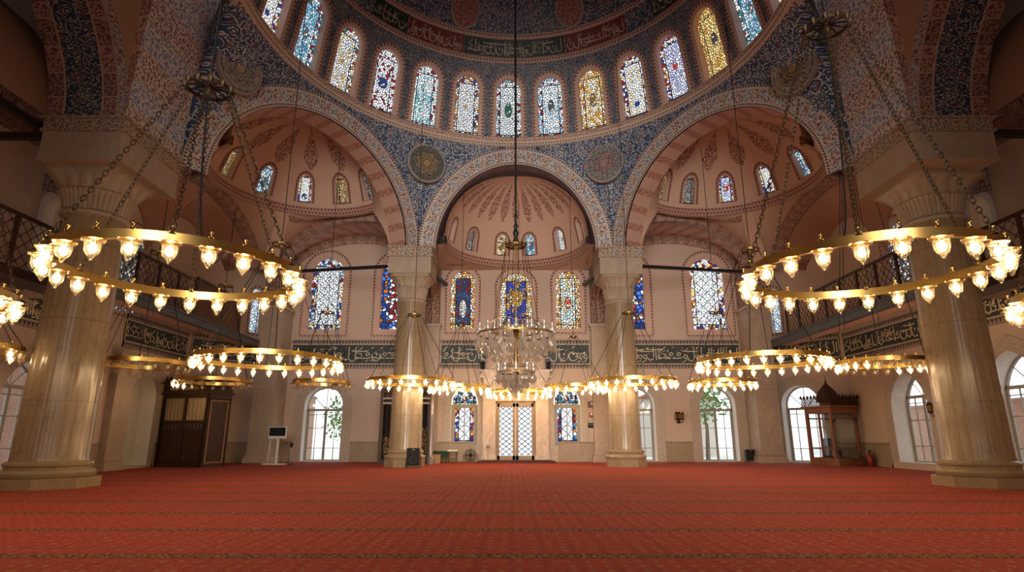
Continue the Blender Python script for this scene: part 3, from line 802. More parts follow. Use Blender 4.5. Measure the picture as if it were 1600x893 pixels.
# vaults under the side half-domes
def side_vault(sx):
    mx = lambda p: V((p.x * -sx, p.y, p.z))   # built for the left, mirrored for the right
    c = V((-10.9, 28.1, 0)); d1 = V((-9.1, 3.2, 0)).normalized(); o1 = V((-5.4, 31.7, 0))
    def a1(t, a, b, z0=11.7): return o1 + d1 * (4.95 - a * cos(t)) + V((0, 0, z0 + b * sin(t)))
    def a2(t, a, b, x=-15.75, z0=11.4): return V((x, 28.0 + a * cos(t), z0 + b * sin(t)))
    out1 = [a1(pi * i / 24, 4.95, 2.85) for i in range(25)]; in1 = [a1(pi * i / 24, 4.35, 2.3) for i in range(25)]
    out2 = [a2(pi * i / 28, 6.7, 3.0) for i in range(29)]; in2 = [a2(pi * i / 28, 6.1, 2.45) for i in range(29)]
    n1 = V((-d1.y, d1.x, 0)); n1 = n1 if n1.y < 0 else -n1
    for oo, ii, nn in ((out1, in1, n1 * .1), (out2, in2, V((.1, 0, 0)))):
        mb = MB(); l = 0; U = [[], []]
        for i, p in enumerate(oo):
            if i: l += (p - oo[i - 1]).length
            U[0].append((l, 0)); U[1].append((l, .6))
        mb.grid([[mx(p + nn) for p in ii], [mx(p + nn) for p in oo]], U); mb.grid([[mx(p + nn) for p in oo], [mx(p - nn) for p in oo]], U)
        mb.grid([[mx(p + nn) for p in ii], [mx(p - nn * 4) for p in ii]], U)
        struct(mb.build(num('trim'), M['vouss_small']))
    # pendentives from ring to the two arches
    bots = out1 + [V((-14.9, 34.95, 11.6))] + out2; tops = []
    a0 = 34.7 + 18; 
    for p in bots:
        f = atan2(p.x - c.x, p.y - c.y); tops.append(V((c.x + sin(f) * 4.68, c.y + cos(f) * 4.68, 14.14)))
    loft('ceiling_pendentive_' + ('left' if sx < 0 else 'right'), [mx(p) for p in tops], [mx(p) for p in bots], M_pp, 6)
    # barrel over the far wall bay, its painted rib on the wall
    rear = [V((-10.1 + 4.8 * cos(pi * i / 24), 36.95, 11.8 + 2.65 * sin(pi * i / 24))) for i in range(25)]
    rin = [V((-10.1 + 4.2 * cos(pi * i / 24), 36.93, 11.8 + 2.05 * sin(pi * i / 24))) for i in range(25)]
    P = [[mx(p.lerp(q, j / 5)) for p, q in zip(in1, rear)] for j in range(6)]; U = []
    for r in P:
        l = 0; row = []
        for i, p in enumerate(r):
            if i: l += (p - r[i - 1]).length
            row.append((l, 0))
        U.append([(a, j_) for (a, _), j_ in zip(row, [len(U) * .9] * 25)])
    mb = MB(); mb.grid(P, U); struct(mb.build(num('trim'), M['striped'], smooth=True))
    mb = MB(); l = 0; U = [[], []]
    for i, p in enumerate(rear):
        if i: l += (p - rear[i - 1]).length
        U[0].append((l, 0)); U[1].append((l, .62))
    mb.grid([[mx(p) for p in rin], [mx(p) for p in rear]], U); mb.grid([[mx(p) for p in rin], [mx(p + V((0, .1, 0))) for p in rin]], U); struct(mb.build(num('trim'), M['vouss_small']))
    # gallery aisle vault: two lunettes on the side wall
    n = 56; B = []; A = []
    for i in range(n + 1):
        A.append(a2(pi * i / n, 6.1, 2.45, -16.2))
        q = i / n; y = 28 + 6.4 * cos(pi * i / n); yy = y
        cyy = 31.25 if yy > 28 else 24.75; w = max(-1, min(1, (yy - cyy) / 3.25)); B.append(V((-18.55, yy, 10.4 + 2.9 * sqrt(1 - w * w))))
    loft('ceiling_gallery_vault_' + ('left' if sx < 0 else 'right'), [mx(p) for p in A], [mx(p) for p in B], M_gv, 7)
M_pp = m_plaster('exedra_pendentive_plaster', DOMEPINK, False, (11.2, .95, .12, 2.3, .866))
M_gv = m_plaster('gallery_vault_plaster', (.42, .23, .17), False, (6.6, 1.1, .7, 3.3, .47))
side_vault(-1); side_vault(1)

# ------------------------------------------------------------------ great arch, lateral arches, nave pendentives
def near(sx):
    mx = lambda x, y, z: V((x * -sx, y, z))
    zs = [11.6 + 17 * i / 30 for i in range(31)]
    P = [[mx(-great_x(z), 17.3 + 3.3 * j / 4, z) for z in zs] for j in range(5)]; U = [[(z, 3.3 * j / 4) for z in zs] for j in range(5)]
    mb = MB(); mb.grid(P, U); struct(mb.build(num('trim'), M['great'], smooth=True))
    # lateral arch soffit, three painted stripes
    ts = [R_(90) * i / 24 for i in range(25)]
    la = lambda t, x: mx(x, 5 + 12.3 * cos(t), 11.6 + 6.9 * sin(t))
    xs = (-12.9, -13.2, -13.7, -14.95, -15.5)
    mb = MB(); arc = [12 * t for t in ts]
    for q in range(4):
        mb.grid([[la(t, xs[q]) for t in ts], [la(t, xs[q + 1]) for t in ts]], [[(a, 0) for a in arc], [(a, xs[q] - xs[q + 1]) for a in arc]], (0, 1, 2, 1)[q])
    struct(mb.build(num('trim'), [M_cf, M['redfloral'], M_bl], smooth=True))
    for xx in (-13.7, -14.95, -13.2):
        mb = MB(); mb.tube([la(t, xx) for t in ts], .035, 5); struct(mb.build(num('trim'), M['line']))
    # nave pendentive between the lateral arch and the great arch
    A = [la(t, -12.9) for t in ts]; B = [mx(-great_x(11.6 + 15 * i / 24), 17.3, 11.6 + 15 * i / 24) for i in range(25)]
    loft('ceiling_nave_pendentive_' + ('left' if sx < 0 else 'right'), A, B, M['nave_pink'], 5)
    mb = MB(); l = [15 / 24 * i for i in range(25)]
    mb.grid([[p + mx(.02, -.03, 0) for p in B], [p.lerp(a, min(1, .5 / max(.01, (a - p).length))) + V((0, -.03, 0)) for p, a in zip(B, A)]], [[(q, 0) for q in l], [(q, .5) for q in l]])
    struct(mb.build(num('trim'), M['redfloral']))
    # aisle: outer edge wall above the lateral arch, transverse arch, vault and cross wall
    mb = MB(); A = [la(t, -15.5) for t in ts]
    mb.grid([A, [V((p.x, p.y, 20)) for p in A]]); struct(mb.build(num('wall_aisle'), M['nave_pink']))
    ex = [mx(-20.2 + 4.7 * cos(t), 17.6, 11.7 + 5.0 * sin(t)) for t in ts]; inn = [mx(-20.2 + 3.95 * cos(t), 17.6, 11.9 + .5 * sin(t)) for t in ts]
    mb = MB(); mb.grid([inn, ex], [[(7 * t, 0) for t in ts], [(7 * t, 1.3) for t in ts]]); mb.grid([inn, [p + V((0, 3, 0)) for p in inn]], [[(5 * t, 0) for t in ts], [(5 * t, 3) for t in ts]])
    struct(mb.build(num('trim'), M['redfloral']))
    mb = MB(); mb.grid([ex, [p + V((0, -22, 0)) for p in ex]], [[(6 * t, 0) for t in ts], [(6 * t, 22) for t in ts]]); struct(mb.build(num('ceiling_aisle'), M['nave_pink'], smooth=True))
    # cross wall of the gallery with an arched doorway
    S = plane_S(mx(-18.6, 21.4, 0), (1, 0)) if sx < 0 else plane_S(mx(-15.3, 21.4, 0), (1, 0))
    u0 = .62 if sx < 0 else 3.3 - .62
    hl = []; ol = arch_outline(.8, 3.5, 7.05); hl.append(shift(ol, u0)); flat_wall(num('wall_gallery'), S, (0, 3.3, 6.5, 15), hl, M['plaster_plain'])
    mb = MB(); og = arch_outline(1.2, 3.8, 7.05); strip(mb, S, ol, og, -.06, -.06, u0); strip(mb, S, ol, ol, -.06, .5, u0); strip(mb, S, og, og, -.06, 0, u0); struct(mb.build(num('door'), M['reveal']))
    mb = MB(); a1 = [(-.2 + 3.4 * cos(t), 8.2 + 3.6 * sin(t)) for t in ts]; a2 = [(-.2 + 2.6 * cos(t), 8.2 + 2.6 * sin(t)) for t in ts]
    fl = (lambda p: S(p[0], p[1], -.09)) if sx < 0 else (lambda p: S(3.3 - p[0], p[1], -.09))
    mb.grid([[fl(p) for p in a2], [fl(p) for p in a1]], [[(5 * t, 0) for t in ts], [(5 * t, .9) for t in ts]]); struct(mb.build(num('trim'), M_cf))
M_cf = m_voussoir('cream_floral', 9, .8, (.40, .33, .28), (.15, .03, .03), (.06, .09, .17), False, 4.0)
M_bl = m_vine('blue_scroll_panel', (.014, .030, .065), (.36, .30, .24), 1.5)
near(-1); near(1)
# ------------------------------------------------------------------ columns and piers
def superring(r, p, z, seg=48, lobes=0, amp=0.0):
    out = []
    for j in range(seg + 1):
        a = 2 * pi * j / seg; c, s_ = cos(a), sin(a)
        k = (abs(c) ** p + abs(s_) ** p) ** (-1 / p)
        k *= 1 - amp + amp * abs(sin(a * lobes / 2)) ** .6 if lobes else 1
        out.append(V((c * k * r, s_ * k * r, z)))
    return out
def rings(mb, rows):
    U = []
    for r in rows: U.append([(i * .13, r[0].z) for i in range(len(r))])
    mb.grid(rows, U); return mb
def octagon(mb, r, z0, z1):
    p = [V((r * cos(pi / 8 + k * pi / 4) / cos(pi / 8), r * sin(pi / 8 + k * pi / 4) / cos(pi / 8), z0)) for k in range(8)]
    mb.extrude(p, (0, 0, z1 - z0)); return mb
M['impost'] = m_voussoir('impost_paint', 9, .6, (.40, .31, .23), (.14, .05, .03), (.10, .09, .09), False, 5)
def column(label, x, y, rb, rt, zc, zi, zt, hb, ph, big=None):
    root = empty('marble_column', (x, y, 0), label, 'column')
    mb = octagon(MB(), hb, 0, ph); mb.build('plinth', M['marble'], root)
    mb = MB(); k = rb
    mb.lathe([(k * 1.0, ph), (k * 1.2, ph), (k * 1.25, ph + .06), (k * 1.26, ph + .14), (k * 1.2, ph + .22), (k * 1.1, ph + .25), (k * 1.1, ph + .31), (k * 1.15, ph + .34), (k * 1.16, ph + .40), (k * 1.1, ph + .45), (k * 1.02, ph + .48)], 64)
    mb.build('base_moulding', M['marble'], root, True)
    mb = MB(); z0 = ph + .46; rows = [(rb * 1.03, z0), (rb, z0 + .12)] + [(rb + (rt - rb) * t / 8, z0 + .12 + (zc - z0 - .12) * t / 8) for t in range(1, 9)]
    mb.lathe(rows, 144, lobes=24, amp=.008); mb.build('shaft', M['shaft'], root, True, 20)
    mb = MB(); mb.lathe([(rt, zc - .16), (rt * 1.08, zc - .12), (rt * 1.1, zc - .05), (rt * 1.06, zc), (rt, zc + .03)], 48); mb.build('necking', M['marble_dark'], root, True)
    zm = zc + (zi - zc) * .48; zq = zc + (zi - zc) * .9; hw = (big[0] / 2 if big else 1.12)
    cap = MB(); rings(cap, [superring(rt * .98, 2, zc, 120), superring(rt * 1.04, 2, zc + .12, 120, 40, .07), superring(rt * 1.14, 2.2, zm - .1, 120, 40, .08), superring(rt * 1.2, 2.4, zm, 120, 40, .04), superring(rt * 1.12, 2.4, zm + .06, 120)])
    rings(cap, [superring(rt * 1.12, 2.4, zm + .06, 96), superring(rt * 1.2, 3, zm + .25, 96, 16, .1), superring(hw * .93, 5, zq - .06, 96, 16, .07), superring(hw * .98, 9, zq, 96), superring(hw * .96, 9, zi, 96)])
    cap.build('capital', M['marble_dark'], root, True, 50)
    if big:
        bw, bd, ox, oy = big
        mb = MB(); mb.box((ox, oy, (zi + zt - .45) / 2), (bw, bd, zt - .45 - zi)); mb.box((ox, oy, zi + .04), (bw + .06, bd + .06, .1)); mb.build('impost_block', M['marble_dark'], root)
        mb = MB(); mb.box((ox, oy, zt - .42), (bw + .14, bd + .14, .1)); mb.box((ox, oy, zt - .2), (bw + .04, bd + .04, .36)); mb.box((ox, oy, zt + .02), (bw + .22, bd + .22, .1)); mb.build('cornice', M['impost'], root)
    else:
        mb = MB(); mb.box((0, 0, (zi + zt - .5) / 2), (2.3, 2.3, zt - .5 - zi)); mb.build('impost_block', M['marble_dark'], root)
        mb = MB(); mb.box((0, 0, zt - .48), (2.46, 2.46, .1)); mb.box((0, 0, zt - .22), (2.36, 2.36, .46)); mb.box((0, 0, zt + .03), (2.5, 2.5, .1)); mb.build('cornice', M['impost'], root)
    return root
M['shaft'] = m_marble('reeded_shaft_marble', (.30, .215, .13), joints=2.55, rough=.22, reeds=24)
column('huge round marble column at the left, behind the big brass ring of lamps', -14.5, 18.95, 1.0, .93, 8.75, 10.15, 11.6, 1.32, .3, (2.6, 3.3, .3, 0))
column('huge round marble column at the right, behind the big brass ring of lamps', 14.55, 19.35, .95, .88, 8.75, 10.15, 11.6, 1.24, .3, (2.6, 3.3, -.35, -.4))
column('slimmer marble column left of the portal, a dark speaker at its foot', -5.72, 31.5, .83, .75, 8.67, 10.0, 11.45, .98, .36)
column('slimmer marble column right of the portal, nothing standing at its foot', 5.72, 31.7, .83, .75, 8.67, 10.0, 11.45, .98, .36)

def pier(x, y, w, d, zcap, ztop, kind='trim', upper=True):
    mb = MB(); mb.box((x, y, zcap / 2), (w, d, zcap)); mb.box((x, y, .12), (w + .3, d + .3, .24)); mb.box((x, y, .32), (w + .2, d + .2, .16)); mb.box((x, y, .5), (w + .1, d + .1, .14))
    mb.box((x, y, zcap - .1), (w + .2, d + .2, .2)); mb.box((x, y, zcap - .32), (w + .1, d + .1, .12))
    o = struct(mb.build(num('trim'), M['jamb2']))
    if upper:
        mb = MB(); mb.box((x, y, (zcap + ztop) / 2), (w - .1, d - .1, ztop - zcap)); mb.build('painted_face', M['redfloral'], o)
M['jamb2'] = m_marble('pier_stone', (.44, .33, .26), joints=2.1, rough=.45)
for q in (-1, 1):
    pier(q * 14.9, 36.1, 1.35, 1.6, 9.3, 12.2); pier(q * 5.25, 36.8, .95, .6, 8.4, 12.3)
    if q < 0: pier(q * 18.5, 27.6, .5, 1.1, 5.35, 5.4, upper=False)

# ------------------------------------------------------------------ iron tie rods
def rod(label, a, b, t=.17):
    a, b = V(a), V(b); d = b - a; mb = MB(); L = d.length
    mb.box((0, 0, 0), (L, t, t)); mb.box((-L / 2 + .06, 0, 0), (.12, t * 1.5, t * 1.5))
    o = mb.build('tie_rod', M['iron']); o.location = (a + b) / 2; o.rotation_euler = (0, -math.asin(d.z / L), atan2(d.y, d.x))
    tag(o, label, 'tie rod', 'iron tie rods between the columns and piers'); return o
rod('long black iron tie rod from the left inner column to the corner pier', (-6.5, 31.75, 10.8), (-14.3, 35.0, 11.35))
rod('long black iron tie rod from the right inner column to the corner pier', (6.5, 31.75, 10.8), (14.3, 35.0, 11.35))
rod('short iron tie rod running back from the left inner capital', (-5.0, 32.5, 10.75), (-4.45, 36.95, 11.05))
rod('short iron tie rod running back from the right inner capital', (5.0, 32.5, 10.75), (4.45, 36.95, 11.05))
rod('black tie rod crossing the left aisle to the outer wall', (-15.4, 17.75, 11.2), (-18.6, 17.75, 11.2), .22)
rod('black tie rod slanting out of the top left corner above the aisle', (-15.75, 17.5, 11.35), (-15.75, 9.0, 11.35), .22)
rod('black tie rod crossing the right aisle to the outer wall', (15.4, 17.5, 11.15), (18.6, 17.5, 11.15), .22)

# ------------------------------------------------------------------ calligraphy
def strokes(rng, W, H, dense=1.0):
    """interlaced script: tall uprights, bowls, long sweeps, loops and points, as pen paths in a W x H field"""
    out = []
    def arc(cx, cy, rx, ry, a0, a1, n=10): return [(cx + rx * cos(R_(a0 + (a1 - a0) * i / n)), cy + ry * sin(R_(a0 + (a1 - a0) * i / n))) for i in range(n + 1)]
    x = W - .06 * H
    while x > .12 * H:
        k = rng.random(); b = H * (.14 + .12 * rng.random())
        if k < .30:
            t = H * (.80 + .14 * rng.random()); out.append([(x + .05 * H, t - .02 * H), (x, t), (x - .015 * H, H * .5), (x + .01 * H, b)]); x -= H * .13
        elif k < .48:
            t = H * (.82 + .1 * rng.random()); out.append([(x + .04 * H, t - .03 * H), (x, t), (x, b + .12 * H)] + arc(x - .17 * H, b + .12 * H, .17 * H, .17 * H, 0, -170)); x -= H * .36
        elif k < .62:
            out.append(arc(x - .24 * H, H * .42, .24 * H, .30 * H, 20, -200, 14)); out.append([(x - .26 * H, H * .5), (x - .22 * H, H * .54), (x - .18 * H, H * .5), (x - .22 * H, H * .46), (x - .26 * H, H * .5)]); x -= H * .5
        elif k < .74:
            out.append([(x, H * .34), (x - .1 * H, H * .28), (x - .5 * H, H * .26), (x - .85 * H, H * .32), (x - .95 * H, H * .42)]); out.append(arc(x - .2 * H, H * .5, .1 * H, .08 * H, 0, 360, 12)); x -= H * .42
        elif k < .86:
            out.append([(x - .05 * H, H * .92), (x - .42 * H, H * .60), (x - .1 * H, H * .50), (x - .12 * H, H * .28), (x - .5 * H, H * .24)]); x -= H * .42
        else:
            out.append(arc(x - .1 * H, H * .36, .1 * H, .1 * H, -40, 300, 12)); out.append([(x - .02 * H, H * .28), (x - .1 * H, H * .12), (x - .3 * H, H * .06)]); x -= H * .26
        x -= H * .02 / dense
    for _ in range(int(W / H * 9 * dense)):
        cx, cy = rng.uniform(.05 * H, W - .05 * H), rng.uniform(.1 * H, .9 * H); q = rng.random()
        if q < .5: out.append([(cx - .018 * H, cy), (cx + .018 * H, cy + .02 * H)])
        else: out.append([(cx - .07 * H, cy - .03 * H), (cx + .06 * H, cy + .05 * H)])
    for _ in range(int(W / H * .8)):
        cx = rng.uniform(.2 * H, max(.3 * H, W - 1.0 * H)); cy = H * rng.choice((.55, .66, .76)); out.append([(cx, cy + .03 * H), (cx + .3 * H, cy), (cx + .8 * H, cy - .01 * H), (cx + .95 * H, cy + .05 * H)])
    lim = lambda p: (min(W - .03 * H, max(.03 * H, p[0])), min(.97 * H, max(.03 * H, p[1])))
    return [[lim(p) for p in s_] for s_ in out]
def ribbons(mb, paths, w, F, th=.012):
    """F(x, y, d) maps the field to the wall; each stroke is a raised band whose width follows the pen angle"""
    for pts in paths:
        q = []
        for i, p in enumerate(pts):
            a = pts[max(0, i - 1)]; b = pts[min(len(pts) - 1, i + 1)]
            dx, dy = b[0] - a[0], b[1] - a[1]; l = math.hypot(dx, dy) or 1
            ww = w * (.55 + .45 * abs(sin(atan2(dy, dx) - .9))); q.append((p, (-dy / l * ww / 2, dx / l * ww / 2)))
        top = [[F(p[0] + n[0], p[1] + n[1], -th) for p, n in q], [F(p[0] - n[0], p[1] - n[1], -th) for p, n in q]]
        mb.grid(top); mb.grid([[F(p[0] + n[0], p[1] + n[1], 0) for p, n in q], top[0]]); mb.grid([top[1], [F(p[0] - n[0], p[1] - n[1], 0) for p, n in q]])
def panel(label, S, u0, u1, v0, v1, seed, wide=.055, bz=.28):
    mb = MB(); barS(mb, S, u0, v0, u1, v1, -.06, 0)
    root = tag(mb.build('calligraphy_panel', M['tile_dark']), label, 'inscription panel', 'tiled inscription panels around the lower walls')
    mb = MB()
    for a, b in ((v0, v0 + bz), (v1 - bz, v1)):
        mb.grid([[S(u0, a, -.085), S(u1, a, -.085)], [S(u0, b, -.085), S(u1, b, -.085)]], [[(u0, 0), (u1, 0)], [(u0, .22), (u1, .22)]])
        mb.grid([[S(u0, b, -.085), S(u1, b, -.085)], [S(u0, b, -.06), S(u1, b, -.06)]]); mb.grid([[S(u0, a, -.06), S(u1, a, -.06)], [S(u0, a, -.085), S(u1, a, -.085)]])
    mb.build('bead_border', M['bead_grey'], root)
    mb = MB(); ln = .03
    for a in (v0 + bz, v1 - bz - ln): barS(mb, S, u0, a, u1, a + ln, -.09, -.06)
    for a in (u0, u1 - ln): barS(mb, S, a, v0 + bz, a + ln, v1 - bz, -.09, -.06)
    mb.build('gilt_line', M['script'], root)
    H = v1 - v0 - 2 * bz - .12; W = u1 - u0 - .16; rng = random.Random(seed)
    mb = MB(); ribbons(mb, strokes(rng, W, H), wide, lambda x, y, d: S(u0 + .08 + x, v0 + bz + .06 + y, -.062 + d))
    mb.build('inscription', M['script'], root)
    return root
M['bead_grey'] = m_bead('bead_border_grey', .22, .2, (.36, .28, .24), (.05, .03, .035))
Z0, Z1 = 5.62, 7.42
panel('long dark inscription panel left of the left inner column, above a glazed door', S_far, -14.1, -5.85, Z0, Z1, 3)
panel('short dark inscription panel just left of the portal hood', S_far, -4.7, -1.55, Z0, Z1, 12)
panel('short dark inscription panel just right of the portal hood', S_far, 1.6, 4.7, Z0, Z1, 23)
panel('long dark inscription panel right of the right inner column, above two glazed doors', S_far, 5.85, 14.15, Z0, Z1, 31)
panel('dark inscription panel on the left diagonal wall above the wooden booth', S_dl, .15, 4.3, 5.6, 7.25, 41)
panel('dark inscription panel on the right diagonal wall above the glazed kiosk', S_dr, .75, DL - .15, 5.6, 7.25, 43)
panel('dark inscription panel on the left side wall, right of the huge column', S_left, 27.5, 33.0, 5.6, 7.2, 51)
panel('dark inscription panel on the left side wall at the picture edge', S_left, 17.0, 23.4, 5.5, 7.0, 52, .07)
panel('glossy dark inscription panel on the right side wall, left of the huge column', S_right, -33.0, -26.6, 5.55, 7.15, 53)
panel('dark inscription panel on the right side wall at the picture edge', S_right, -23.4, -17.0, 5.7, 7.1, 54, .07)
M['script2'] = m_plain('dull_gold_script', (.40, .34, .25), .6)
# cartouches of the semi-dome ring
segs = [(-52, -39.5, 'green', 61, 'left short'), (-39, -18.5, 'red', 62, 'left'), (-18, 17.5, 'green', 63, 'middle'), (18, 40, 'red', 64, 'right'), (50, 72, 'green', 65, 'far right'), (-78, -62, 'red', 66, 'far left')]
for a, b, colr, sd, wh in segs:
    a, b = R_(a), R_(b); mb = dome_band(S_d, R0, a, b, 22.98, 24.0, 24, 2, -.05)
    e = [[S_d(a * R0, z, -.05) for z in (22.98, 24.0)], [S_d(a * R0, z, .02) for z in (22.98, 24.0)]]; mb.grid(e)
    root = tag(mb.build('dome_cartouche', M['cart_' + colr], smooth=True), '%s script cartouche of the dome ring, %s' % ({'green': 'dark green', 'red': 'dark red'}[colr], {'left short': 'the shorter one left of centre', 'left': 'first to the left of the middle one', 'middle': 'right in the middle', 'right': 'first to the right of the middle one', 'far right': 'second to the right, near the yellow window', 'far left': 'outermost on the left'}[wh]), 'inscription', 'script cartouches of the dome ring')
    W = (b - a) * R0 * .9; H = .86; mb = MB()
    ribbons(mb, strokes(random.Random(sd), W, H, .8), .05, lambda x, y, d: S_d(a * R0 + (b - a) * R0 * .02 + x / .94, 23.06 + y, -.055 + d)); mb.build('script', M['script2'], root, True)
    mb = MB()
    for z in (22.99, 23.96):
        P = [[S_d((a + (b - a) * i / 24) * R0, zz, -.07) for i in range(25)] for zz in (z, z + .04)]; mb.grid(P)
    mb.build('gilt_line', M['line'], root)


# ------------------------------------------------------------------ painted medallions
def frame_at(c, n):
    n = V(n).normalized(); x = n.cross(V((0, 0, 1))).normalized(); y = x.cross(n).normalized()
    return Matrix(((-x.x, y.x, n.x, c[0]), (-x.y, y.y, n.y, c[1]), (-x.z, y.z, n.z, c[2]), (0, 0, 0, 1)))
def m_rosette(name, base, ink, k, gold):
    t = T(name); u, v = t.ob()[0], t.ob()[1]; r = t.m('SQRT', u * u + v * v); a = t.m('ARCTAN2', v, u)
    pet = ((a * k).sin().abs() * .22 + .42)
    q = leafy(t, u, v, 7.0, .7); c = t.mix(q, base, ink)
    c = t.mix((r < pet) * ((r - pet).abs() < .04).max((r / .14).frac() < .3), c, gold); c = t.mix(r < .2, c, t.mix(leafy(t, u, v, 12, .7), gold, ink))
    return t.bsdf(c, .6)
def medallion(label, c, n, r, mats, ring_script=False, shape=None, seed=1):
    Mx = frame_at(c, n); mb = MB()
    if shape: prof = None; mb.extrude([V((x, y, 0)) for x, y in shape], (0, 0, .05))
    else: mb.lathe([(.001, .05), (r * .93, .05)], 48)
    root = tag(mb.build('painted_medallion', mats[0]), label, 'medallion', 'painted medallions on the vault'); root.matrix_world = Mx
    mb = MB()
    if shape:
        s2 = [(x * 1.12, y * 1.1) for x, y in shape]; n_ = len(shape)
        for i in range(n_):
            j = (i + 1) % n_; a, b, c_, d = shape[i], shape[j], s2[j], s2[i]
            mb.face([(a[0], a[1], .06), (b[0], b[1], .06), (c_[0], c_[1], .06), (d[0], d[1], .06)]); mb.face([(d[0], d[1], .06), (c_[0], c_[1], .06), (c_[0], c_[1], -.1), (d[0], d[1], -.1)])
    else:
        mb.lathe([(r * .9, .05), (r * .92, .075), (r * .97, .075), (r, .05), (r, -.15)], 48)
        if ring_script: mb.lathe([(r * .6, .05), (r * .61, .07), (r * .65, .07), (r * .66, .05)], 40)
    mb.build('rim', M['rim'], root, not shape)
    if ring_script:
        mb = MB(); rng = random.Random(seed); H = r * .24; W = 2 * pi * r * .72
        ribbons(mb, strokes(rng, W, H, 1.0), .042, lambda x, y, d: V((sin(x / W * 2 * pi) * (r * .66 + y), cos(x / W * 2 * pi) * (r * .66 + y), .052 - d))); mb.build('ring_script', M['script2'], root)
    return root
M['rim'] = m_plain('medallion_rim', (.27, .23, .19), .6)
ros1 = m_rosette('rosette_olive', (.022, .034, .05), (.20, .17, .12), 4, (.36, .20, .05)); ros2 = m_rosette('rosette_blue', (.026, .07, .15), (.30, .27, .2), 4, (.42, .30, .11)); ros3 = m_rosette('rosette_red', (.03, .05, .09), (.40, .34, .28), 3, (.22, .05, .04))
def on_corner(sx, z, push=.16): return V((sx * 5.02, 30.15, z))
medallion('round olive medallion between the left and middle arches', (-5.02, 30.45, 16.45), (.45, -.9, -.12), 1.12, (ros1,))
medallion('round red starred medallion between the middle and right arches', (5.02, 30.45, 16.45), (-.45, -.9, -.12), 1.12, (ros3,))
medallion('round gold flowered medallion ringed with script, high on the left', (-11.55, 21.5, 16.4), (.93, -.42, -.1), 1.1, (ros2,), True, seed=8)
medallion('round dark medallion ringed with script, high on the right', (11.55, 21.5, 16.4), (-.93, -.42, -.1), 1.1, (ros1,), True, seed=9)
def m_reddrop():
    t = T('red_scroll_field'); u, v, w = t.ob(); return t.bsdf(t.mix(leafy(t, u, v, 5.5, .7), (.17, .03, .022), (.36, .24, .18)), .6)
rdm = m_reddrop()
drop = [(0, -1.15), (.45, -.95), (.72, -.5), (.74, 0), (.55, .5), (.3, .8), (0, 1.3), (-.3, .8), (-.55, .5), (-.74, 0), (-.72, -.5), (-.45, -.95)]
for px, side in ((725, 'left'), (891, 'right')):
    f = math.asin((px - 805) / 917 * 33 / 8.6); p = S_d(f * R0, 25.3, -.1); q = S_d(f * R0, 25.3, -1.1)
    medallion('red teardrop medallion on the blue dome, the %s one of the pair' % side, p, q - p, .8, (rdm,), shape=drop)

# ------------------------------------------------------------------ portal
def portal():
    S = S_far; root = empty('marble_portal', (.02, 36.9, 0), 'tall pink marble portal with a domed hood around the lattice door', 'portal')
    def part(name, mb, mat, smooth=False):
        o = mb.build(name, mat, root, smooth); o.matrix_parent_inverse = Matrix.Translation(-root.location); return o
    for q in (-1, 1):
        mb = MB()
        barS(mb, S, .02 + q * 1.62 - .4, .12, .02 + q * 1.62 + .4, 4.0, -.28, .02); barS(mb, S, .02 + q * 1.62 - .46, 0.1, .02 + q * 1.62 + .46, .4, -.34, 0)
        barS(mb, S, .02 + q * 1.42 - .06, .4, .02 + q * 1.42 + .06, 3.9, -.33, -.28); barS(mb, S, .02 + q * 1.9 - .05, .4, .02 + q * 1.9 + .05, 3.9, -.33, -.28)
        part('jamb', mb, M['portal'])
    mb = MB(); barS(mb, S, -2.0, 3.6, 2.04, 4.5, -.3, .02); barS(mb, S, -1.9, 4.05, 1.94, 4.12, -.34, -.3); part('lintel', mb, M['portal'])
    mb = MB()
    for k, (w, z0, z1, d) in enumerate(((2.08, 4.5, 4.62, .36), (2.0, 4.62, 5.0, .32), (2.2, 5.0, 5.16, .44), (2.1, 5.16, 5.4, .38), (2.25, 5.4, 5.52, .46))):
        barS(mb, S, .02 - w, z0, .02 + w, z1, -d, .02)
    part('cornice', mb, M['portal'])
    mb = MB(); prof = [(2.05, 5.52), (1.98, 5.9), (1.8, 6.35), (1.5, 6.8), (1.1, 7.2), (.65, 7.5), (.25, 7.75), (.02, 8.0)]; P = []; U = []
    for r, z in prof:
        P.append([V((.02 + r * cos(pi + pi * i / 24), 37 + .5 * r / 2.05 * sin(pi + pi * i / 24), z)) for i in range(25)]); U.append([(r * i * .13, z) for i in range(25)])
    mb.grid(P, U); part('hood', mb, M['hood'], True)
    mb = MB(); mb.lathe([(.02, 8.0), (.06, 8.05), (.05, 8.12), (.02, 8.3)], 10, (.02, 36.95, 0)); part('finial', mb, M['portal'])
    return root
t_ = T('hood_relief'); u_, v_ = t_.uv(); M['hood'] = t_.bsdf(t_.mix(leafy(t_, u_, v_, 5, .6) * .5, (.58, .44, .36), (.36, .26, .22)), .6)
portal()
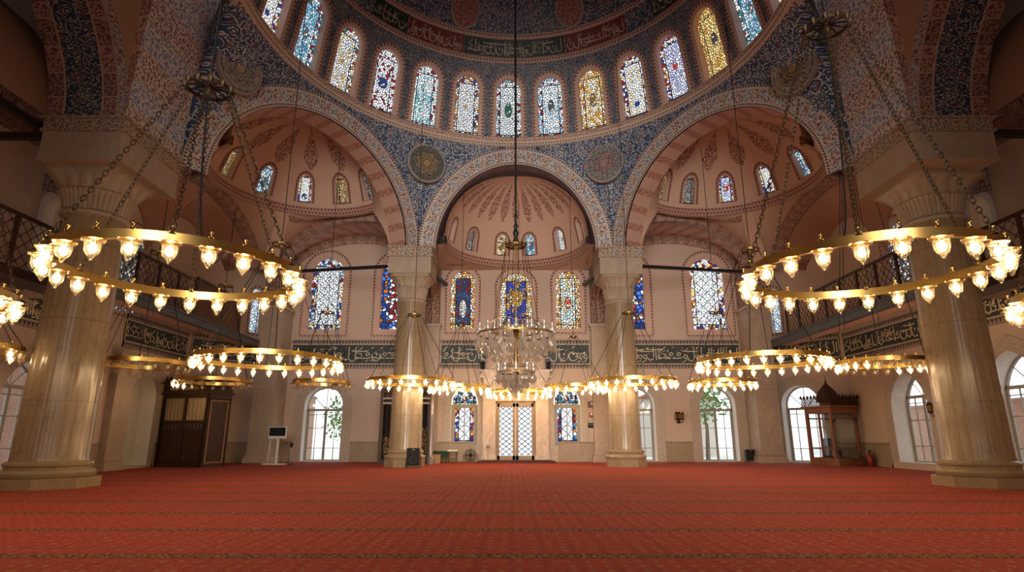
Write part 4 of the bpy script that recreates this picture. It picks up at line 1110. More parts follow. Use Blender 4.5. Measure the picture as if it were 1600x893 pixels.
# door
dr = MB(); barS(dr, S_far, -1.2, .12, -1.1, 3.6, .02, .14); barS(dr, S_far, 1.14, .12, 1.24, 3.6, .02, .14); barS(dr, S_far, -1.2, 3.48, 1.24, 3.6, .02, .14)
door = struct(dr.build('door_1', M['doorwood'] if 'doorwood' in M else M['wood']))
M['doorwood'] = m_wood('golden_door_wood', (.30, .19, .10)); door.data.materials[0] = M['doorwood']
mlat = m_stained('leaded_door_lattice', .5, 3.0, F_(W_, W_, (.9, .95, 1)), F_(W_, W_, (.93, .97, 1)), None, 1.15, 3.0, .01, 0, 0.0)
for q in (-1, 1):
    uc = .02 + q * .58; mb = MB()
    for a, b, c_, d in ((-.575, .12, -.4, 3.48), (.4, .12, .575, 3.48), (-.575, .12, .575, .36), (-.575, 3.28, .575, 3.48)): barS(mb, S_far, uc + a, b, uc + c_, d, .03, .12)
    lf = mb.build('leaf', M['doorwood'], door)
    mb = MB(); o = [(-.42, .3), (.42, .3), (.42, 3.3), (-.42, 3.3)]; pane(mb, S_far, o, .08, uc, .3); mb.build('pane', mlat, lf)
    mb = MB()
    for k in range(11):
        zz = .3 + 3.0 * k / 10
        for (x0, z0), (x1, z1) in (((-.4, zz - .3), (.4, zz + .3)), ((-.4, zz + .3), (.4, zz - .3))):
            def cl(x0, z0, x1, z1):
                pts = []
                for x, z, X_, Z_ in ((x0, z0, x1, z1), (x1, z1, x0, z0)):
                    zc = min(3.28, max(.36, z)); tt = (zc - z) / (Z_ - z) if abs(Z_ - z) > 1e-6 else 0
                    pts.append((x + (X_ - x) * tt, zc))
                return pts
            (a, b), (c_, d) = cl(x0, z0, x1, z1)
            if abs(b - d) > .02: mb.tube([S_far(uc + a, b, .06), S_far(uc + c_, d, .06)], .022, 4)
    for k in range(9):
        zz = .62 + .32 * k; mb.lathe([(.001, -.02), (.05, 0), (.001, .02)], 6, tuple(S_far(uc, zz, .06)))
    mb.build('iron_lattice', M['iron'], lf)
    mb = MB(); mb.tube([S_far(.02 + q * .09, 1.75, .03), S_far(.02 + q * .09, 1.75, -.05), S_far(.02 + q * .09, 1.45, -.05), S_far(.02 + q * .09, 1.45, .03)], .02, 6); mb.build('handle', M['oldbrass'], lf)
mb = MB(); mb.box((.05, 36.02, .05), (4.6, 1.1, .1)); mb.box((.05, 36.2, .11), (4.2, .7, .06)); tag(mb.build('door_step', m_plain('dark_red_step', (.07, .018, .015), .8)), 'low dark red carpeted step in front of the lattice door', 'step')
# ------------------------------------------------------------------ chandeliers
def m_shade(lit=True):
    t = T('bell_shade_glass' + ('' if lit else '_unlit')); tr = t.node('ShaderNodeBsdfTransparent'); gl = t.node('ShaderNodeBsdfGlossy'); tl = t.node('ShaderNodeBsdfTranslucent')
    tr.inputs[0].default_value = (1, .95, .86, 1); gl.inputs[0].default_value = (1, .95, .85, 1); gl.inputs['Roughness'].default_value = .08; tl.inputs[0].default_value = (1, .80, .50, 1)
    lw = t.node('ShaderNodeLayerWeight'); lw.inputs[0].default_value = .35
    a = t.node('ShaderNodeMixShader'); a.inputs[0].default_value = .032 if lit else .10; t.nt.links.new(tr.outputs[0], a.inputs[1]); t.nt.links.new(tl.outputs[0], a.inputs[2])
    b = t.node('ShaderNodeMixShader'); t.put(b.inputs[0], X(t, lw.outputs['Facing']) * .14); t.nt.links.new(a.outputs[0], b.inputs[1]); t.nt.links.new(gl.outputs[0], b.inputs[2])
    t.nt.links.new(b.outputs[0], t.out.inputs[0]); return t.mat
M['shade'] = m_shade(); M['shade_off'] = m_shade(False)
LAMP = 80.0
tb = T('glowing_bulb'); M['bulb'] = tb.emit((1.0, .76, .47), LAMP)
M['bulb_off'] = m_plain('unlit_bulb_glass', (.5, .48, .44), .15)
t = T('cut_crystal'); tr = t.node('ShaderNodeBsdfTransparent'); gl = t.node('ShaderNodeBsdfGlossy'); tl = t.node('ShaderNodeBsdfTranslucent'); df = t.node('ShaderNodeBsdfDiffuse')
tr.inputs[0].default_value = (.96, .93, .88, 1); gl.inputs['Roughness'].default_value = .1; df.inputs[0].default_value = (.8, .76, .7, 1); tl.inputs[0].default_value = (.9, .86, .8, 1)
prev = tr.outputs[0]
for sh_, f_ in ((df, .22), (tl, .22), (gl, .25)):
    mx = t.node('ShaderNodeMixShader'); mx.inputs[0].default_value = f_; t.nt.links.new(prev, mx.inputs[1]); t.nt.links.new(sh_.outputs[0], mx.inputs[2]); prev = mx.outputs[0]
t.nt.links.new(prev, t.out.inputs[0]); M['crystal'] = t.mat
SH = [(.150, .0), (.152, -.012), (.138, -.022), (.112, -.032), (.108, -.06), (.106, -.12), (.096, -.17), (.072, -.21), (.045, -.235), (.03, -.245), (.034, -.262), (.026, -.285), (.004, -.30)]
def lamp_meshes():
    d = {}
    mb = MB(); mb.lathe(SH, 20); o = mb.build('shade', M['shade'], smooth=True, angle=60); d['shade'] = o.data; bpy.data.objects.remove(o)
    o = MB().lathe(SH, 20).build('shade', M['shade_off'], smooth=True, angle=60); d['shade_off'] = o.data; bpy.data.objects.remove(o)
    lo = [SH[i] for i in (0, 2, 3, 5, 7, 9, 12)]
    o = MB().lathe(lo, 10).build('shade', M['shade'], smooth=True, angle=60); d['shade_lo'] = o.data; bpy.data.objects.remove(o)
    o = MB().lathe(lo, 10).build('shade', M['shade_off'], smooth=True, angle=60); d['shade_off_lo'] = o.data; bpy.data.objects.remove(o)
    bp = [(.001, -.185), (.035, -.172), (.055, -.14), (.058, -.11), (.045, -.075), (.022, -.045), (.018, -.03)]
    for k, m_, seg in (('bulb', 'bulb', 10), ('bulb_lo', 'bulb', 6), ('bulb_off', 'bulb_off', 8), ('bulb_off_lo', 'bulb_off', 6)):
        o = MB().lathe(bp, seg).build('bulb', M[m_], smooth=True, angle=80); d[k] = o.data; bpy.data.objects.remove(o)
    mb = MB(); mb.lathe([(.001, .30), (.014, .295), (.026, .275), (.026, .255), (.012, .235), (.01, .20), (.04, .19), (.03, .17), (.012, .165)], 10)
    mb.lathe([(.012, .02), (.05, .015), (.16, .006), (.155, -.004), (.03, -.012), (.022, -.05), (.001, -.055)], 16)
    o = mb.build('lamp_fitting', M['brass'], smooth=True, angle=40); d['fit'] = o.data; bpy.data.objects.remove(o)
    mb = MB(); mb.lathe([(.001, .27), (.024, .25), (.012, .22), (.012, .16)], 6); mb.lathe([(.012, .02), (.15, .006), (.03, -.012), (.001, -.05)], 8)
    o = mb.build('lamp_fitting', M['brass'], smooth=True, angle=40); d['fit_lo'] = o.data; bpy.data.objects.remove(o)
    return d
M['chain'] = m_plain('dark_chain_metal', (.07, .042, .022), .5, .7)
LM = lamp_meshes()
def link(name, me, parent, loc=(0, 0, 0), rz=0, sc=1.0):
    o = bpy.data.objects.new(name, me); COL.objects.link(o); o.parent = parent; o.location = loc; o.rotation_euler = (0, 0, rz); o.scale = (sc, sc, sc); return o
def chain_links(mb, a, b, size=.11, t=.012):
    a, b = V(a), V(b); d = b - a; n = max(2, int(d.length / (size * .72))); z = d.normalized(); x = z.cross(V((0, 0, 1))).normalized(); y = z.cross(x)
    for i in range(n):
        c = a + d * ((i + .5) / n); e = x if i % 2 else y
        mb.tube([c + z * (size * .5 * sin(2 * pi * k / 8)) + e * (size * .27 * cos(2 * pi * k / 8)) for k in range(8)], t, 4, closed=True)
GRP = 'brass ring chandeliers with glass bell lamps'
def ring_chandelier(label, c, r, n, zhub, ztop, lit=lambda i: True, near=False, a0=0.0, chains=6, hub_r=.34, hoop_h=.15, sc=1.0, power=None):
    root = empty('ring_chandelier', c, label, 'chandelier', GRP)
    mb = MB(); mb.lathe([(r - .012, .02), (r + .012, .02), (r + .012, .02 + hoop_h), (r - .012, .02 + hoop_h), (r - .012, .02)], 96 if near else 64)
    mb.lathe([(r - .035, .012), (r + .035, .012), (r + .035, .024), (r - .035, .024), (r - .035, .012)], 96 if near else 64)
    mb.build('hoop', M['brass'], root, True, 30)
    lo = '' if near else '_lo'
    for i in range(n):
        a = a0 + 2 * pi * i / n; p = (r * sin(a), r * cos(a), 0)
        on = lit(i)
        ft = link('lamp', LM['fit' + lo], root, p, -a, sc)
        link('shade', LM[('shade' if on else 'shade_off') + lo], ft, (0, 0, -.012)); link('bulb', LM[('bulb' if on else 'bulb_off') + lo], ft, (0, 0, -.015))
    h = zhub - c[2]
    for k in range(chains):
        a = a0 + 2 * pi * (k + .5) / chains; p = V((r * sin(a), r * cos(a), .02 + hoop_h)); q = V((hub_r * sin(a), hub_r * cos(a), h)); mb = MB()
        if near:
            m = p.lerp(q, .985); chain_links(mb, p, m, .13, .010)
            mb.lathe([(.001, .1), (.05, .06), (.03, 0), (.06, -.02)], 8, tuple(p)); mb.build('chain', M['chain'], root)
        else:
            mb.tube([p, p.lerp(q, .5) - V((0, 0, .05)), q], .014, 4); mb.build('suspension_wire', M['iron'], root)
    mb = MB(); hr = hub_r
    mb.lathe([(hr - .03, 0), (hr, .0), (hr, .07), (hr - .03, .07), (hr - .03, 0)], 24, (0, 0, h)); mb.lathe([(.02, -.12), (.07, -.05), (.09, .03), (.06, .1), (.03, .22), (.03, .4)], 12, (0, 0, h))
    ns = 12 if near else 6
    for k in range(ns):
        a = 2 * pi * k / ns; e = V((sin(a), cos(a), 0)); mb.tube([V((0, 0, h + .05)), e * hr * .5 + V((0, 0, h + .09)), e * hr + V((0, 0, h + .03))], .02 if near else .014, 4)
        if near: mb.lathe([(.001, .1), (.05, .06), (.05, 0), (.001, -.08)], 6, tuple(e * (hr + .02) + V((0, 0, h + .03))))
    mb.build('hub', M['chain'] if near else M['oldbrass'], root, True, 40)
    mb = MB(); mb.tube([V((0, 0, h + .3)), V((0, 0, ztop - c[2]))], .022 if near else .016, 5); mb.build('suspension_cable', M['iron'], root)
    if power:
        a = power; e = V((r * sin(a), r * cos(a), .15)); q = V((0, 0, h)); mb = MB()
        mb.tube([q.lerp(e, s_ / 12) + V((0, 0, -1.1 * sin(pi * (s_ / 12) ** 1.6))) - V((sin(a), cos(a), 0)) * (.5 * sin(pi * s_ / 12)) for s_ in range(13)], .018, 5); mb.build('power_cord', M['black'], root)
    return root
hz = lambda px, py, y: aty(px, py, y).z
ring_chandelier('big brass ring chandelier hanging in front of the left column, all lamps lit', (-6.08, 10.09, 4.27), 2.0, 24, hz(298, 142, 10.09), 24, near=True, a0=.10, hub_r=.40, power=2.3)
ring_chandelier('big brass ring chandelier hanging in front of the right column, all lamps lit', (6.08, 10.08, 4.29), 2.0, 24, hz(1321, 46, 10.08), 24, near=True, a0=.03, hub_r=.40, power=-2.4)
ring_chandelier('brass ring chandelier in the middle distance left, before the inscription and corner pier', (-8.45, 20.0, 3.92), 2.35, 27, hz(440, 384, 20.0), 24, a0=.08)
ring_chandelier('brass ring chandelier in the middle distance right, before the inscription and corner pier', (8.55, 20.6, 3.98), 2.15, 27, hz(1174, 392, 20.6), 24, a0=.02)
ring_chandelier('brass ring chandelier glowing just in front of the left inner column', (-4.95, 28.0, 3.93), 2.05, 24, hz(643, 493, 28.0), 22, a0=.05)
ring_chandelier('brass ring chandelier glowing just in front of the right inner column', (5.55, 28.3, 3.96), 2.03, 24, hz(980, 490, 28.3), 22, a0=.02)
ring_chandelier('small lit ring chandelier over the glazed door right of the right inner column', (10.0, 28.8, 3.95), 1.55, 20, hz(1102, 489, 28.8), 16.5, a0=.1)
ring_chandelier('ring chandelier by the right huge column, dark in front and lit at both ends', (13.5, 21.7, 4.05), 1.52, 24, hz(1327, 222, 21.7), 17, lit=lambda i: (i % 12) in (3, 4, 5, 6, 7, 8), a0=.1)
ring_chandelier('unlit ring chandelier half hidden by the left huge column', (-14.0, 21.95, 4.05), 1.55, 22, 8.4, 14, lit=lambda i: False, a0=.05)
ring_chandelier('unlit ring chandelier before the dark wooden booth', (-14.6, 28.6, 4.0), 1.7, 22, 8.8, 13, lit=lambda i: i in (14, 15, 16, 17), a0=.1)
ring_chandelier('small unlit ring chandelier over the glazed door beside the monitor stand', (-9.6, 29.3, 4.0), 1.36, 18, hz(514, 489, 29.3), 16.5, lit=lambda i: False, a0=.1)
ring_chandelier('ring chandelier between the left inner column and the portal', (-3.0, 31.7, 3.94), 1.62, 20, hz(690, 507, 31.2), 16, a0=.12, hub_r=.2)
ring_chandelier('ring chandelier between the portal and the right inner column', (3.15, 31.7, 3.96), 1.6, 20, hz(899, 524, 31.2), 16, a0=.06, hub_r=.2)
ring_chandelier('farthest ring chandelier, behind the crystal chandelier and before the portal', (.2, 34.05, 3.85), 1.8, 22, 6.9, 15, a0=.02, hub_r=.2)
ring_chandelier('lit ring chandelier cut by the left picture edge', (-12.2, 10.9, 4.15), 2.0, 24, 9.5, 16, a0=.1, near=True)
ring_chandelier('lit ring chandelier cut by the right picture edge', (12.3, 11.4, 4.2), 2.0, 24, 9.5, 16, a0=.03, near=True)
ring_chandelier('dim ring chandelier far down the left aisle at the picture edge', (-16.25, 17.5, 4.0), 1.15, 16, 5.6, 6.39, lit=lambda i: i % 4 == 0, a0=.1, hub_r=.15)

# crystal chandelier in the middle
def crystal_chandelier():
    cx, cy = .02 - .06, 24.0; z1 = aty(800, 524, cy).z; z2 = aty(800, 583, cy).z; zt = aty(800, 613, cy).z; zh = aty(800, 385, cy).z; zc = aty(800, 350, cy).z
    root = empty('crystal_chandelier', (cx, cy, z1), 'crystal chandelier of two tiers hanging on a long chain before the portal', 'chandelier')
    L = lambda z: z - z1
    def hoop(r, z, h=.07):
        mb = MB(); mb.lathe([(r - .02, L(z)), (r + .02, L(z)), (r + .02, L(z) + h), (r - .02, L(z) + h), (r - .02, L(z))], 56); mb.build('hoop', M['oldbrass'], root, True, 30)
    hoop(1.58, z1); hoop(.98, z1 + .12, .05); hoop(.74, z2); hoop(.45, z2 + .3, .05)
    mb = MB()
    mb.lathe([(.03, L(zt) + .3), (.08, L(z2) - .1), (.14, L(z2)), (.06, L(z2) + .25), (.1, L(z2) + .6), (.05, L(z1) - .3), (.12, L(z1)), (.2, L(z1) + .12), (.07, L(z1) + .3), (.04, L(z1) + .8), (.035, L(zh))], 16); mb.build('stem', M['oldbrass'], root, True)
    mb = MB(); mb.lathe([(.42, L(zh) - .02), (.45, L(zh)), (.45, L(zh) + .08), (.42, L(zh) + .1), (.42, L(zh) - .02)], 28)
    for k in range(10):
        a = 2 * pi * k / 10; e = V((sin(a), cos(a), 0)); mb.tube([V((0, 0, L(zh) + .05)), e * .43 + V((0, 0, L(zh) + .05))], .02, 4); mb.lathe([(.001, .16), (.05, .1), (.03, .02), (.06, 0)], 6, tuple(e * .45 + V((0, 0, L(zh) + .06))))
    mb.build('crown', M['oldbrass'], root, True, 40)
    mb = MB(); mb.lathe([(.05, L(zh) + .1), (.12, L(zh) + .25), (.07, L(zh) + .4), (.13, L(zh) + .62), (.06, L(zh) + .8), (.1, L(zc) - .1), (.05, L(zc)), (.05, L(zc) + .25), (.085, L(zc) + .35), (.04, L(zc) + .5), (.028, L(zc) + .55)], 14); mb.lathe([(.028, L(zc) + .5), (.045, L(zc) + 1.5), (.045, L(25)), (.03, L(26.5))], 8); mb.build('hanging_pole', M['iron'], root, True)
    for k in range(8):
        a = 2 * pi * k / 8 + .2; e = V((sin(a), cos(a), 0)); mb = MB(); mb.tube([e * 1.0 + V((0, 0, .15)), e * .45 + V((0, 0, L(zh)))], .013, 4); mb.build('suspension_wire', M['oldbrass'], root)
    for k in range(6):
        a = 2 * pi * k / 6 + .4; e = V((sin(a), cos(a), 0)); mb = MB(); mb.tube([V((0, 0, .7)), e * .5 + V((0, 0, .82)), e * 1.05 + V((0, 0, .55)), e * 1.56 + V((0, 0, .06))], .02, 5); mb.build('arm', M['oldbrass'], root, True)
    cup = MB().lathe([(.05, -.1), (.09, -.06), (.11, 0), (.1, .12), (.075, .24), (.085, .3)], 12).build('cup', M['crystal'], smooth=True).data
    drop_ = MB().lathe([(.012, .0), (.03, -.05), (.06, -.16), (.105, -.34), (.115, -.44), (.09, -.54), (.03, -.66), (.001, -.72)], 8).build('drop', M['crystal']).data
    bob = MB().lathe([(.02, .05), (.07, .0), (.11, -.08), (.1, -.16), (.04, -.24), (.001, -.3)], 8).build('bob', M['crystal']).data
    for nme in ('cup', 'drop', 'bob'):
        bpy.data.objects.remove(bpy.data.objects[nme])
    def row(me, nm, r, z, n, off=0, sc=1.0):
        for k in range(n): a = 2 * pi * k / n + off; link(nm, me, root, (r * sin(a), r * cos(a), L(z)), -a, sc)
    row(cup, 'glass_cup', 1.58, z1 + .12, 16); row(drop_, 'crystal_drop', 1.58, z1, 22, .1); row(drop_, 'crystal_drop', 1.2, z1 - .2, 14, .3, .9); row(bob, 'crystal_drop', .95, z1 - .75, 14, .2, 1.15); row(cup, 'glass_cup', .98, z1 + .2, 8, .3)
    row(cup, 'glass_cup', .74, z2 + .1, 10); row(bob, 'crystal_drop', .74, z2 - .08, 14, .1, 1.2); row(bob, 'crystal_drop', .46, z2 - .3, 10, .2, 1.1); row(bob, 'crystal_drop', .22, z2 - .5, 6, .2, 1.1); row(drop_, 'crystal_drop', .02, z2 - .45, 1, 0, .8)
    return root
crystal_chandelier()
# ------------------------------------------------------------------ galleries
def lattice(mb, a, b, z0, z1, n, t=.018):
    a, b = V(a), V(b); d = b - a; h = z1 - z0; k = max(1, int(round(d.length / h * n)))
    for i in range(k):
        p, q = a + d * (i / k), a + d * ((i + 1) / k)
        for j in range(n):
            y0, y1 = z0 + h * j / n, z0 + h * (j + 1) / n
            mb.tube([V((p.x, p.y, y0)), V((q.x, q.y, y1))], t, 4, caps=False); mb.tube([V((p.x, p.y, y1)), V((q.x, q.y, y0))], t, 4, caps=False)
            if (i + j) % 2 == 0: mb.lathe([(.001, -.05), (.05, 0), (.001, .05)], 6, ((p.x + q.x) / 2, (p.y + q.y) / 2, (y0 + y1) / 2))
def balustrade(label, x, y0, y1, z0, h, n, every):
    root = empty('gallery_balustrade', (x, y0, z0), label, 'balustrade'); k = max(1, int(round((y1 - y0) / every))); L = y1 - y0
    mb = MB(); mb.box((0, L / 2, h), (.14, L, .09)); mb.box((0, L / 2, .06), (.12, L, .1)); mb.build('rail', M['wood_dark'], root)
    for i in range(k + 1):
        mb = MB(); mb.box((0, L * i / k, h / 2), (.11, .11, h)); mb.build('post', M['wood_dark'], root)
    for i in range(k):
        mb = MB(); lattice(mb, (0, L * i / k, 0), (0, L * (i + 1) / k, 0), .1, h - .04, n); mb.build('lattice_panel', M['latt'], root)
M['latt'] = m_plain('dark_bronze_lattice', (.06, .032, .02), .5, .2); M['steel_beam'] = m_plain('grey_painted_beam', (.07, .075, .08), .4)
for q, s_ in ((-1, 'left'), (1, 'right')):
    mb = MB(); mb.box((q * 16.1, 28.2, 6.9), (1.25, 14.0, .2)); struct(mb.build(num('trim'), M['plaster_plain']))
    mb = MB(); mb.box((q * 15.5, 28.1, 6.86), (.16, 13.9, .34)); mb.box((q * 15.48, 28.1, 7.05), (.24, 13.9, .07)); mb.box((q * 15.5, 28.1, 6.7), (.26, 13.9, .05))
    tag(mb.build('gallery_beam', M['steel_beam']), 'grey steel edge beam under the far %s gallery' % s_, 'beam')
    balustrade('lattice balustrade of the far %s gallery behind the big ring chandelier' % s_, q * 15.52, 21.6, (27.6 if q < 0 else 33.0), 7.06, 1.75, 4, 1.5)
    mb = MB(); mb.box((q * 16.4, 15.2, 6.5), (1.0, 12.2, .22)); struct(mb.build(num('trim'), M['wood_dark']))
    balustrade('lattice balustrade of the near %s gallery at the picture edge' % s_, q * 16.0, 9.3, 21.0, 6.6, 1.8, 4, 1.6)
root = empty('wooden_partition', (-15.55, 27.7, 7.06), 'plain brown wooden partition on the far left gallery', 'partition')
mb = MB(); mb.box((0, 2.4, .95), (.08, 4.8, 1.9)); mb.build('board', M['wood'], root)
mb = MB(); mb.box((.02, 2.4, 1.92), (.16, 4.9, .1)); mb.box((.02, .05, .95), (.14, .1, 1.9)); mb.box((.02, 4.75, .95), (.14, .1, 1.9)); mb.build('frame', M['wood_dark'], root)

# ------------------------------------------------------------------ wooden booth on the left
def booth():
    r = empty('wooden_booth', (-18.45, 31.25, 0), 'tall dark carved wooden booth with cream curtains in the left corner', 'booth', rz=-.33)
    W, D, H = 3.0, 1.55, 3.62
    mb = MB(); mb.box((W / 2, .06, .1), (W, .12, .2)); mb.box((W / 2, .06, 1.72), (W, .1, .12)); mb.box((W / 2, .06, 2.24), (W, .1, .1)); mb.box((W / 2, .06, H - .1), (W, .12, .2))
    for x in (.06, W / 2, W - .06): mb.box((x, .06, H / 2), (.12, .12, H))
    for y in (.06, D - .06): mb.box((W - .06, y, H / 2), (.12, .12, H)); mb.box((.06, y, H / 2), (.12, .12, H))
    mb.box((W - .06, D / 2, .1), (.1, D, .2)); mb.box((W - .06, D / 2, H - .12), (.1, D, .24)); mb.box((W / 2, D - .04, H / 2), (W, .06, H)); mb.box((.04, D / 2, H / 2), (.06, D, H)); mb.build('frame', M['wood_dark'], r)
    for k in range(2):
        x0 = .12 + k * (W / 2 - .03); ww = W / 2 - .18
        mb = MB(); mb.box((x0 + ww / 2, .08, .95), (ww, .04, 1.45))
        for i in range(2):
            xx = x0 + ww * (.27 + .46 * i); mb.box((xx, .05, .95), (ww * .36, .03, 1.25)); mb.box((xx, .035, .95), (ww * .24, .03, 1.1))
        d = mb.build('door_panel', M['wood_dark'], r)
        mb = MB(); n = 26; P = [[V((x0 + ww * i / n, .11 + .025 * sin(i * 1.3), z)) for i in range(n + 1)] for z in (2.28, 2.8, 3.42)]; mb.grid(P); mb.build('curtain', M['curtain'], r, True)
        mb = MB(); 
        for i in range(6):
            xa = x0 + ww * (i + .5) / 6
            mb.tube([(xa + .1 * cos(2 * pi * j / 10), .06, 1.98 + .16 * sin(2 * pi * j / 10)) for j in range(10)], .022, 4, closed=True)
        mb.box((x0 + ww / 2, .07, 1.98), (ww, .015, .4)); mb.build('fretwork', M['wood_dark'], r)
    mb = MB(); mb.box((W - .02, D / 2, 1.75), (.04, D - .2, 3.2)); p = mb.build('side_panel', M['inlay'], r)
    mb = MB()
    for y, z, dy, dz in ((.22, 1.75, .06, 3.1), (D - .22, 1.75, .06, 3.1), (D / 2, 3.28, D - .4, .06), (D / 2, .22, D - .4, .06)): mb.box((W + .01, y, z), (.04, dy, dz))
    mb.build('inlay_border', M['inlay_line'], p)
    mb = MB(); mb.box((W / 2, D / 2, H + .05), (W + .2, D + .2, .1)); mb.box((W / 2, D / 2, H + .32), (W + .04, D + .04, .46)); mb.box((W / 2, D / 2, H + .58), (W + .26, D + .26, .08)); cn = mb.build('cornice', M['wood_dark'], r)
    mb = MB(); ribbons(mb, strokes(random.Random(5), 1.9, .3, 1.0), .03, lambda x, y, d: V((.4 + x, -.025 + d, H + .17 + y))); mb.build('carved_script', M['script2'], cn)
    mb = MB()
    for i in range(11): x = .1 + (W - .2) * i / 10; mb.extrude([(x - .13, -.06, H + .62), (x + .13, -.06, H + .62), (x + .1, -.06, H + .8), (x, -.06, H + .95), (x - .1, -.06, H + .8)], (0, .05, 0))
    for i in range(6): y = .1 + (D - .2) * i / 5; mb.extrude([(W + .06, y - .13, H + .62), (W + .06, y + .13, H + .62), (W + .06, y + .1, H + .8), (W + .06, y, H + .95), (W + .06, y - .1, H + .8)], (-.05, 0, 0))
    mb.build('cresting', M['wood_dark'], r)
M['curtain'] = m_plain('cream_curtain', (.34, .25, .14), .9); M['inlay_line'] = m_plain('light_inlay', (.32, .18, .09), .5)
t_ = T('dark_inlay_pattern'); x_, y_, z_ = t_.ob(); M['inlay'] = t_.bsdf(t_.mix(leafy(t_, y_, z_, 6, .6) * .7, (.03, .014, .01), (.13, .06, .03)), .4)
booth()
# ------------------------------------------------------------------ glazed kiosk on the right
def kiosk():
    r = empty('glazed_kiosk', (16.65, 31.75, 0), 'small wood and glass kiosk with a lattice crown in the right corner', 'kiosk', rz=.30)
    W, D, H = 1.75, 1.75, 3.0
    mb = MB()
    for x in (.06, W - .06):
        for y in (.06, D - .06): mb.box((x, y, H / 2), (.13, .13, H))
    for y in (.06, D - .06): mb.box((W / 2, y, .2), (W, .1, .4)); mb.box((W / 2, y, H - .15), (W, .12, .3)); mb.box((W / 2, y, 2.45), (W, .08, .08))
    for x in (.06, W - .06): mb.box((x, D / 2, .2), (.1, D, .4)); mb.box((x, D / 2, H - .15), (.12, D, .3)); mb.box((x, D / 2, .9), (.06, D, .06))
    mb.box((.06, D / 2, 1.6), (.1, .1, 3.0)); mb.build('frame', M['wood_red'], r)
    mb = MB(); mb.box((W / 2, -.05, .2), (W + .1, .3, .4)); mb.build('step', M['wood_red'], r)
    for nm, c_, d in (('front_pane', (W / 2, .06, 1.6), (W - .2, .015, 2.5)), ('side_pane', (.06, D / 2, 1.7), (.015, D - .2, 2.4)), ('far_pane', (W - .06, D / 2, 1.7), (.015, D - .2, 2.4))):
        MB().box(c_, d).build(nm, M['glass'], r)
    mb = MB()
    for x in (.14, W - .14): mb.lathe([(.03, 2.2), (.07, 2.3), (.1, 2.42), (.1, 2.5)], 8, (x, -.03, 0)); mb.lathe([(.1, .42), (.07, .5), (.03, .62)], 8, (x, -.03, 0))
    mb.build('bracket', M['wood_dark'], r)
    mb = MB(); mb.box((W / 2, D / 2, H + .05), (W + .3, D + .3, .1)); mb.build('cornice', M['wood_red'], r)
    mb = MB(); h0 = H + .1; a = -.1; b = W + .1
    for p, q in (((a, a), (b, a)), ((a, a), (a, b)), ((b, a), (b, b))):
        lattice(mb, (p[0], p[1], 0), (q[0], q[1], 0), h0, h0 + .42, 3, .026)
        n = 8
        for i in range(n + 1): x = p[0] + (q[0] - p[0]) * i / n; y = p[1] + (q[1] - p[1]) * i / n; mb.lathe([(.06, h0 + .4), (.08, h0 + .48), (.03, h0 + .56), (.001, h0 + .64)], 6, (x, y, 0))
    mb.build('lattice_crown', M['wood_dark'], r)
    mb = MB(); rows = []
    for w_, z in ((.52, h0 + .2), (.5, h0 + .5), (.4, h0 + .75), (.22, h0 + 1.0), (.1, h0 + 1.15), (.05, h0 + 1.2)): rows.append([p + V((W * .36, D * .4, 0)) for p in superring(w_, 3, z, 24)])
    rings(mb, rows); mb.lathe([(.03, h0 + 1.18), (.08, h0 + 1.26), (.03, h0 + 1.34), (.015, h0 + 1.55), (.001, h0 + 1.6)], 8, (W * .36, D * .4, 0)); mb.build('cupola', M['wood_dark'], r, True, 30)
    mb = MB(); mb.box((W / 2, D * .6, .75), (.7, .5, .08)); mb.box((W / 2 - .3, D * .6, .4), (.06, .45, .7)); mb.box((W / 2 + .3, D * .6, .4), (.06, .45, .7)); mb.box((W / 2, D * .6 + .25, 1.05), (.7, .06, .7)); mb.build('bench', M['wood_dark'], r)
kiosk()

# ------------------------------------------------------------------ smaller things on the floor
def at(px, y, z=0.0):
    """floor point under picture column px at depth y"""
    d = y * cos(TH) + (z - CAMZ) * sin(TH); return V((CAMX + (px - 800) / FPX * d, y, z))
p = at(425, 33.6); r = empty('monitor_stand', p, 'white floor stand with a black flat screen beside the left corner pier', 'monitor stand')
mb = MB(); mb.box((.12, 0, .03), (1.15, .6, .06)); mb.build('base', M['white'], r)
mb = MB(); mb.box((.2, 0, .75), (.11, .09, 1.45)); mb.build('pole', M['white'], r); mb = MB(); mb.tube([(-.28, 0, .05), (-.22, 0, 1.4)], .02, 6); mb.build('pole', M['white'], r)
mb = MB(); mb.box((.16, -.03, 1.7), (.98, .1, .64)); s_ = mb.build('housing', M['white'], r); mb = MB(); mb.box((.16, -.09, 1.75), (.88, .03, .46)); mb.build('screen', M['black'], r)
p = at(453, 33.8); r = empty('barrier_post', p, 'short metal barrier post right of the monitor stand', 'post')
MB().lathe([(.001, .05), (.16, .04), (.17, 0)], 14).build('base', M['black'], r, True); MB().lathe([(.035, .04), (.035, .9)], 8).build('pole', m_plain('grey_metal', (.25, .24, .22), .35, .8), r, True); MB().lathe([(.035, .9), (.07, .95), (.07, 1.1), (.03, 1.16), (.001, 1.17)], 10).build('head', M['black'], r, True)

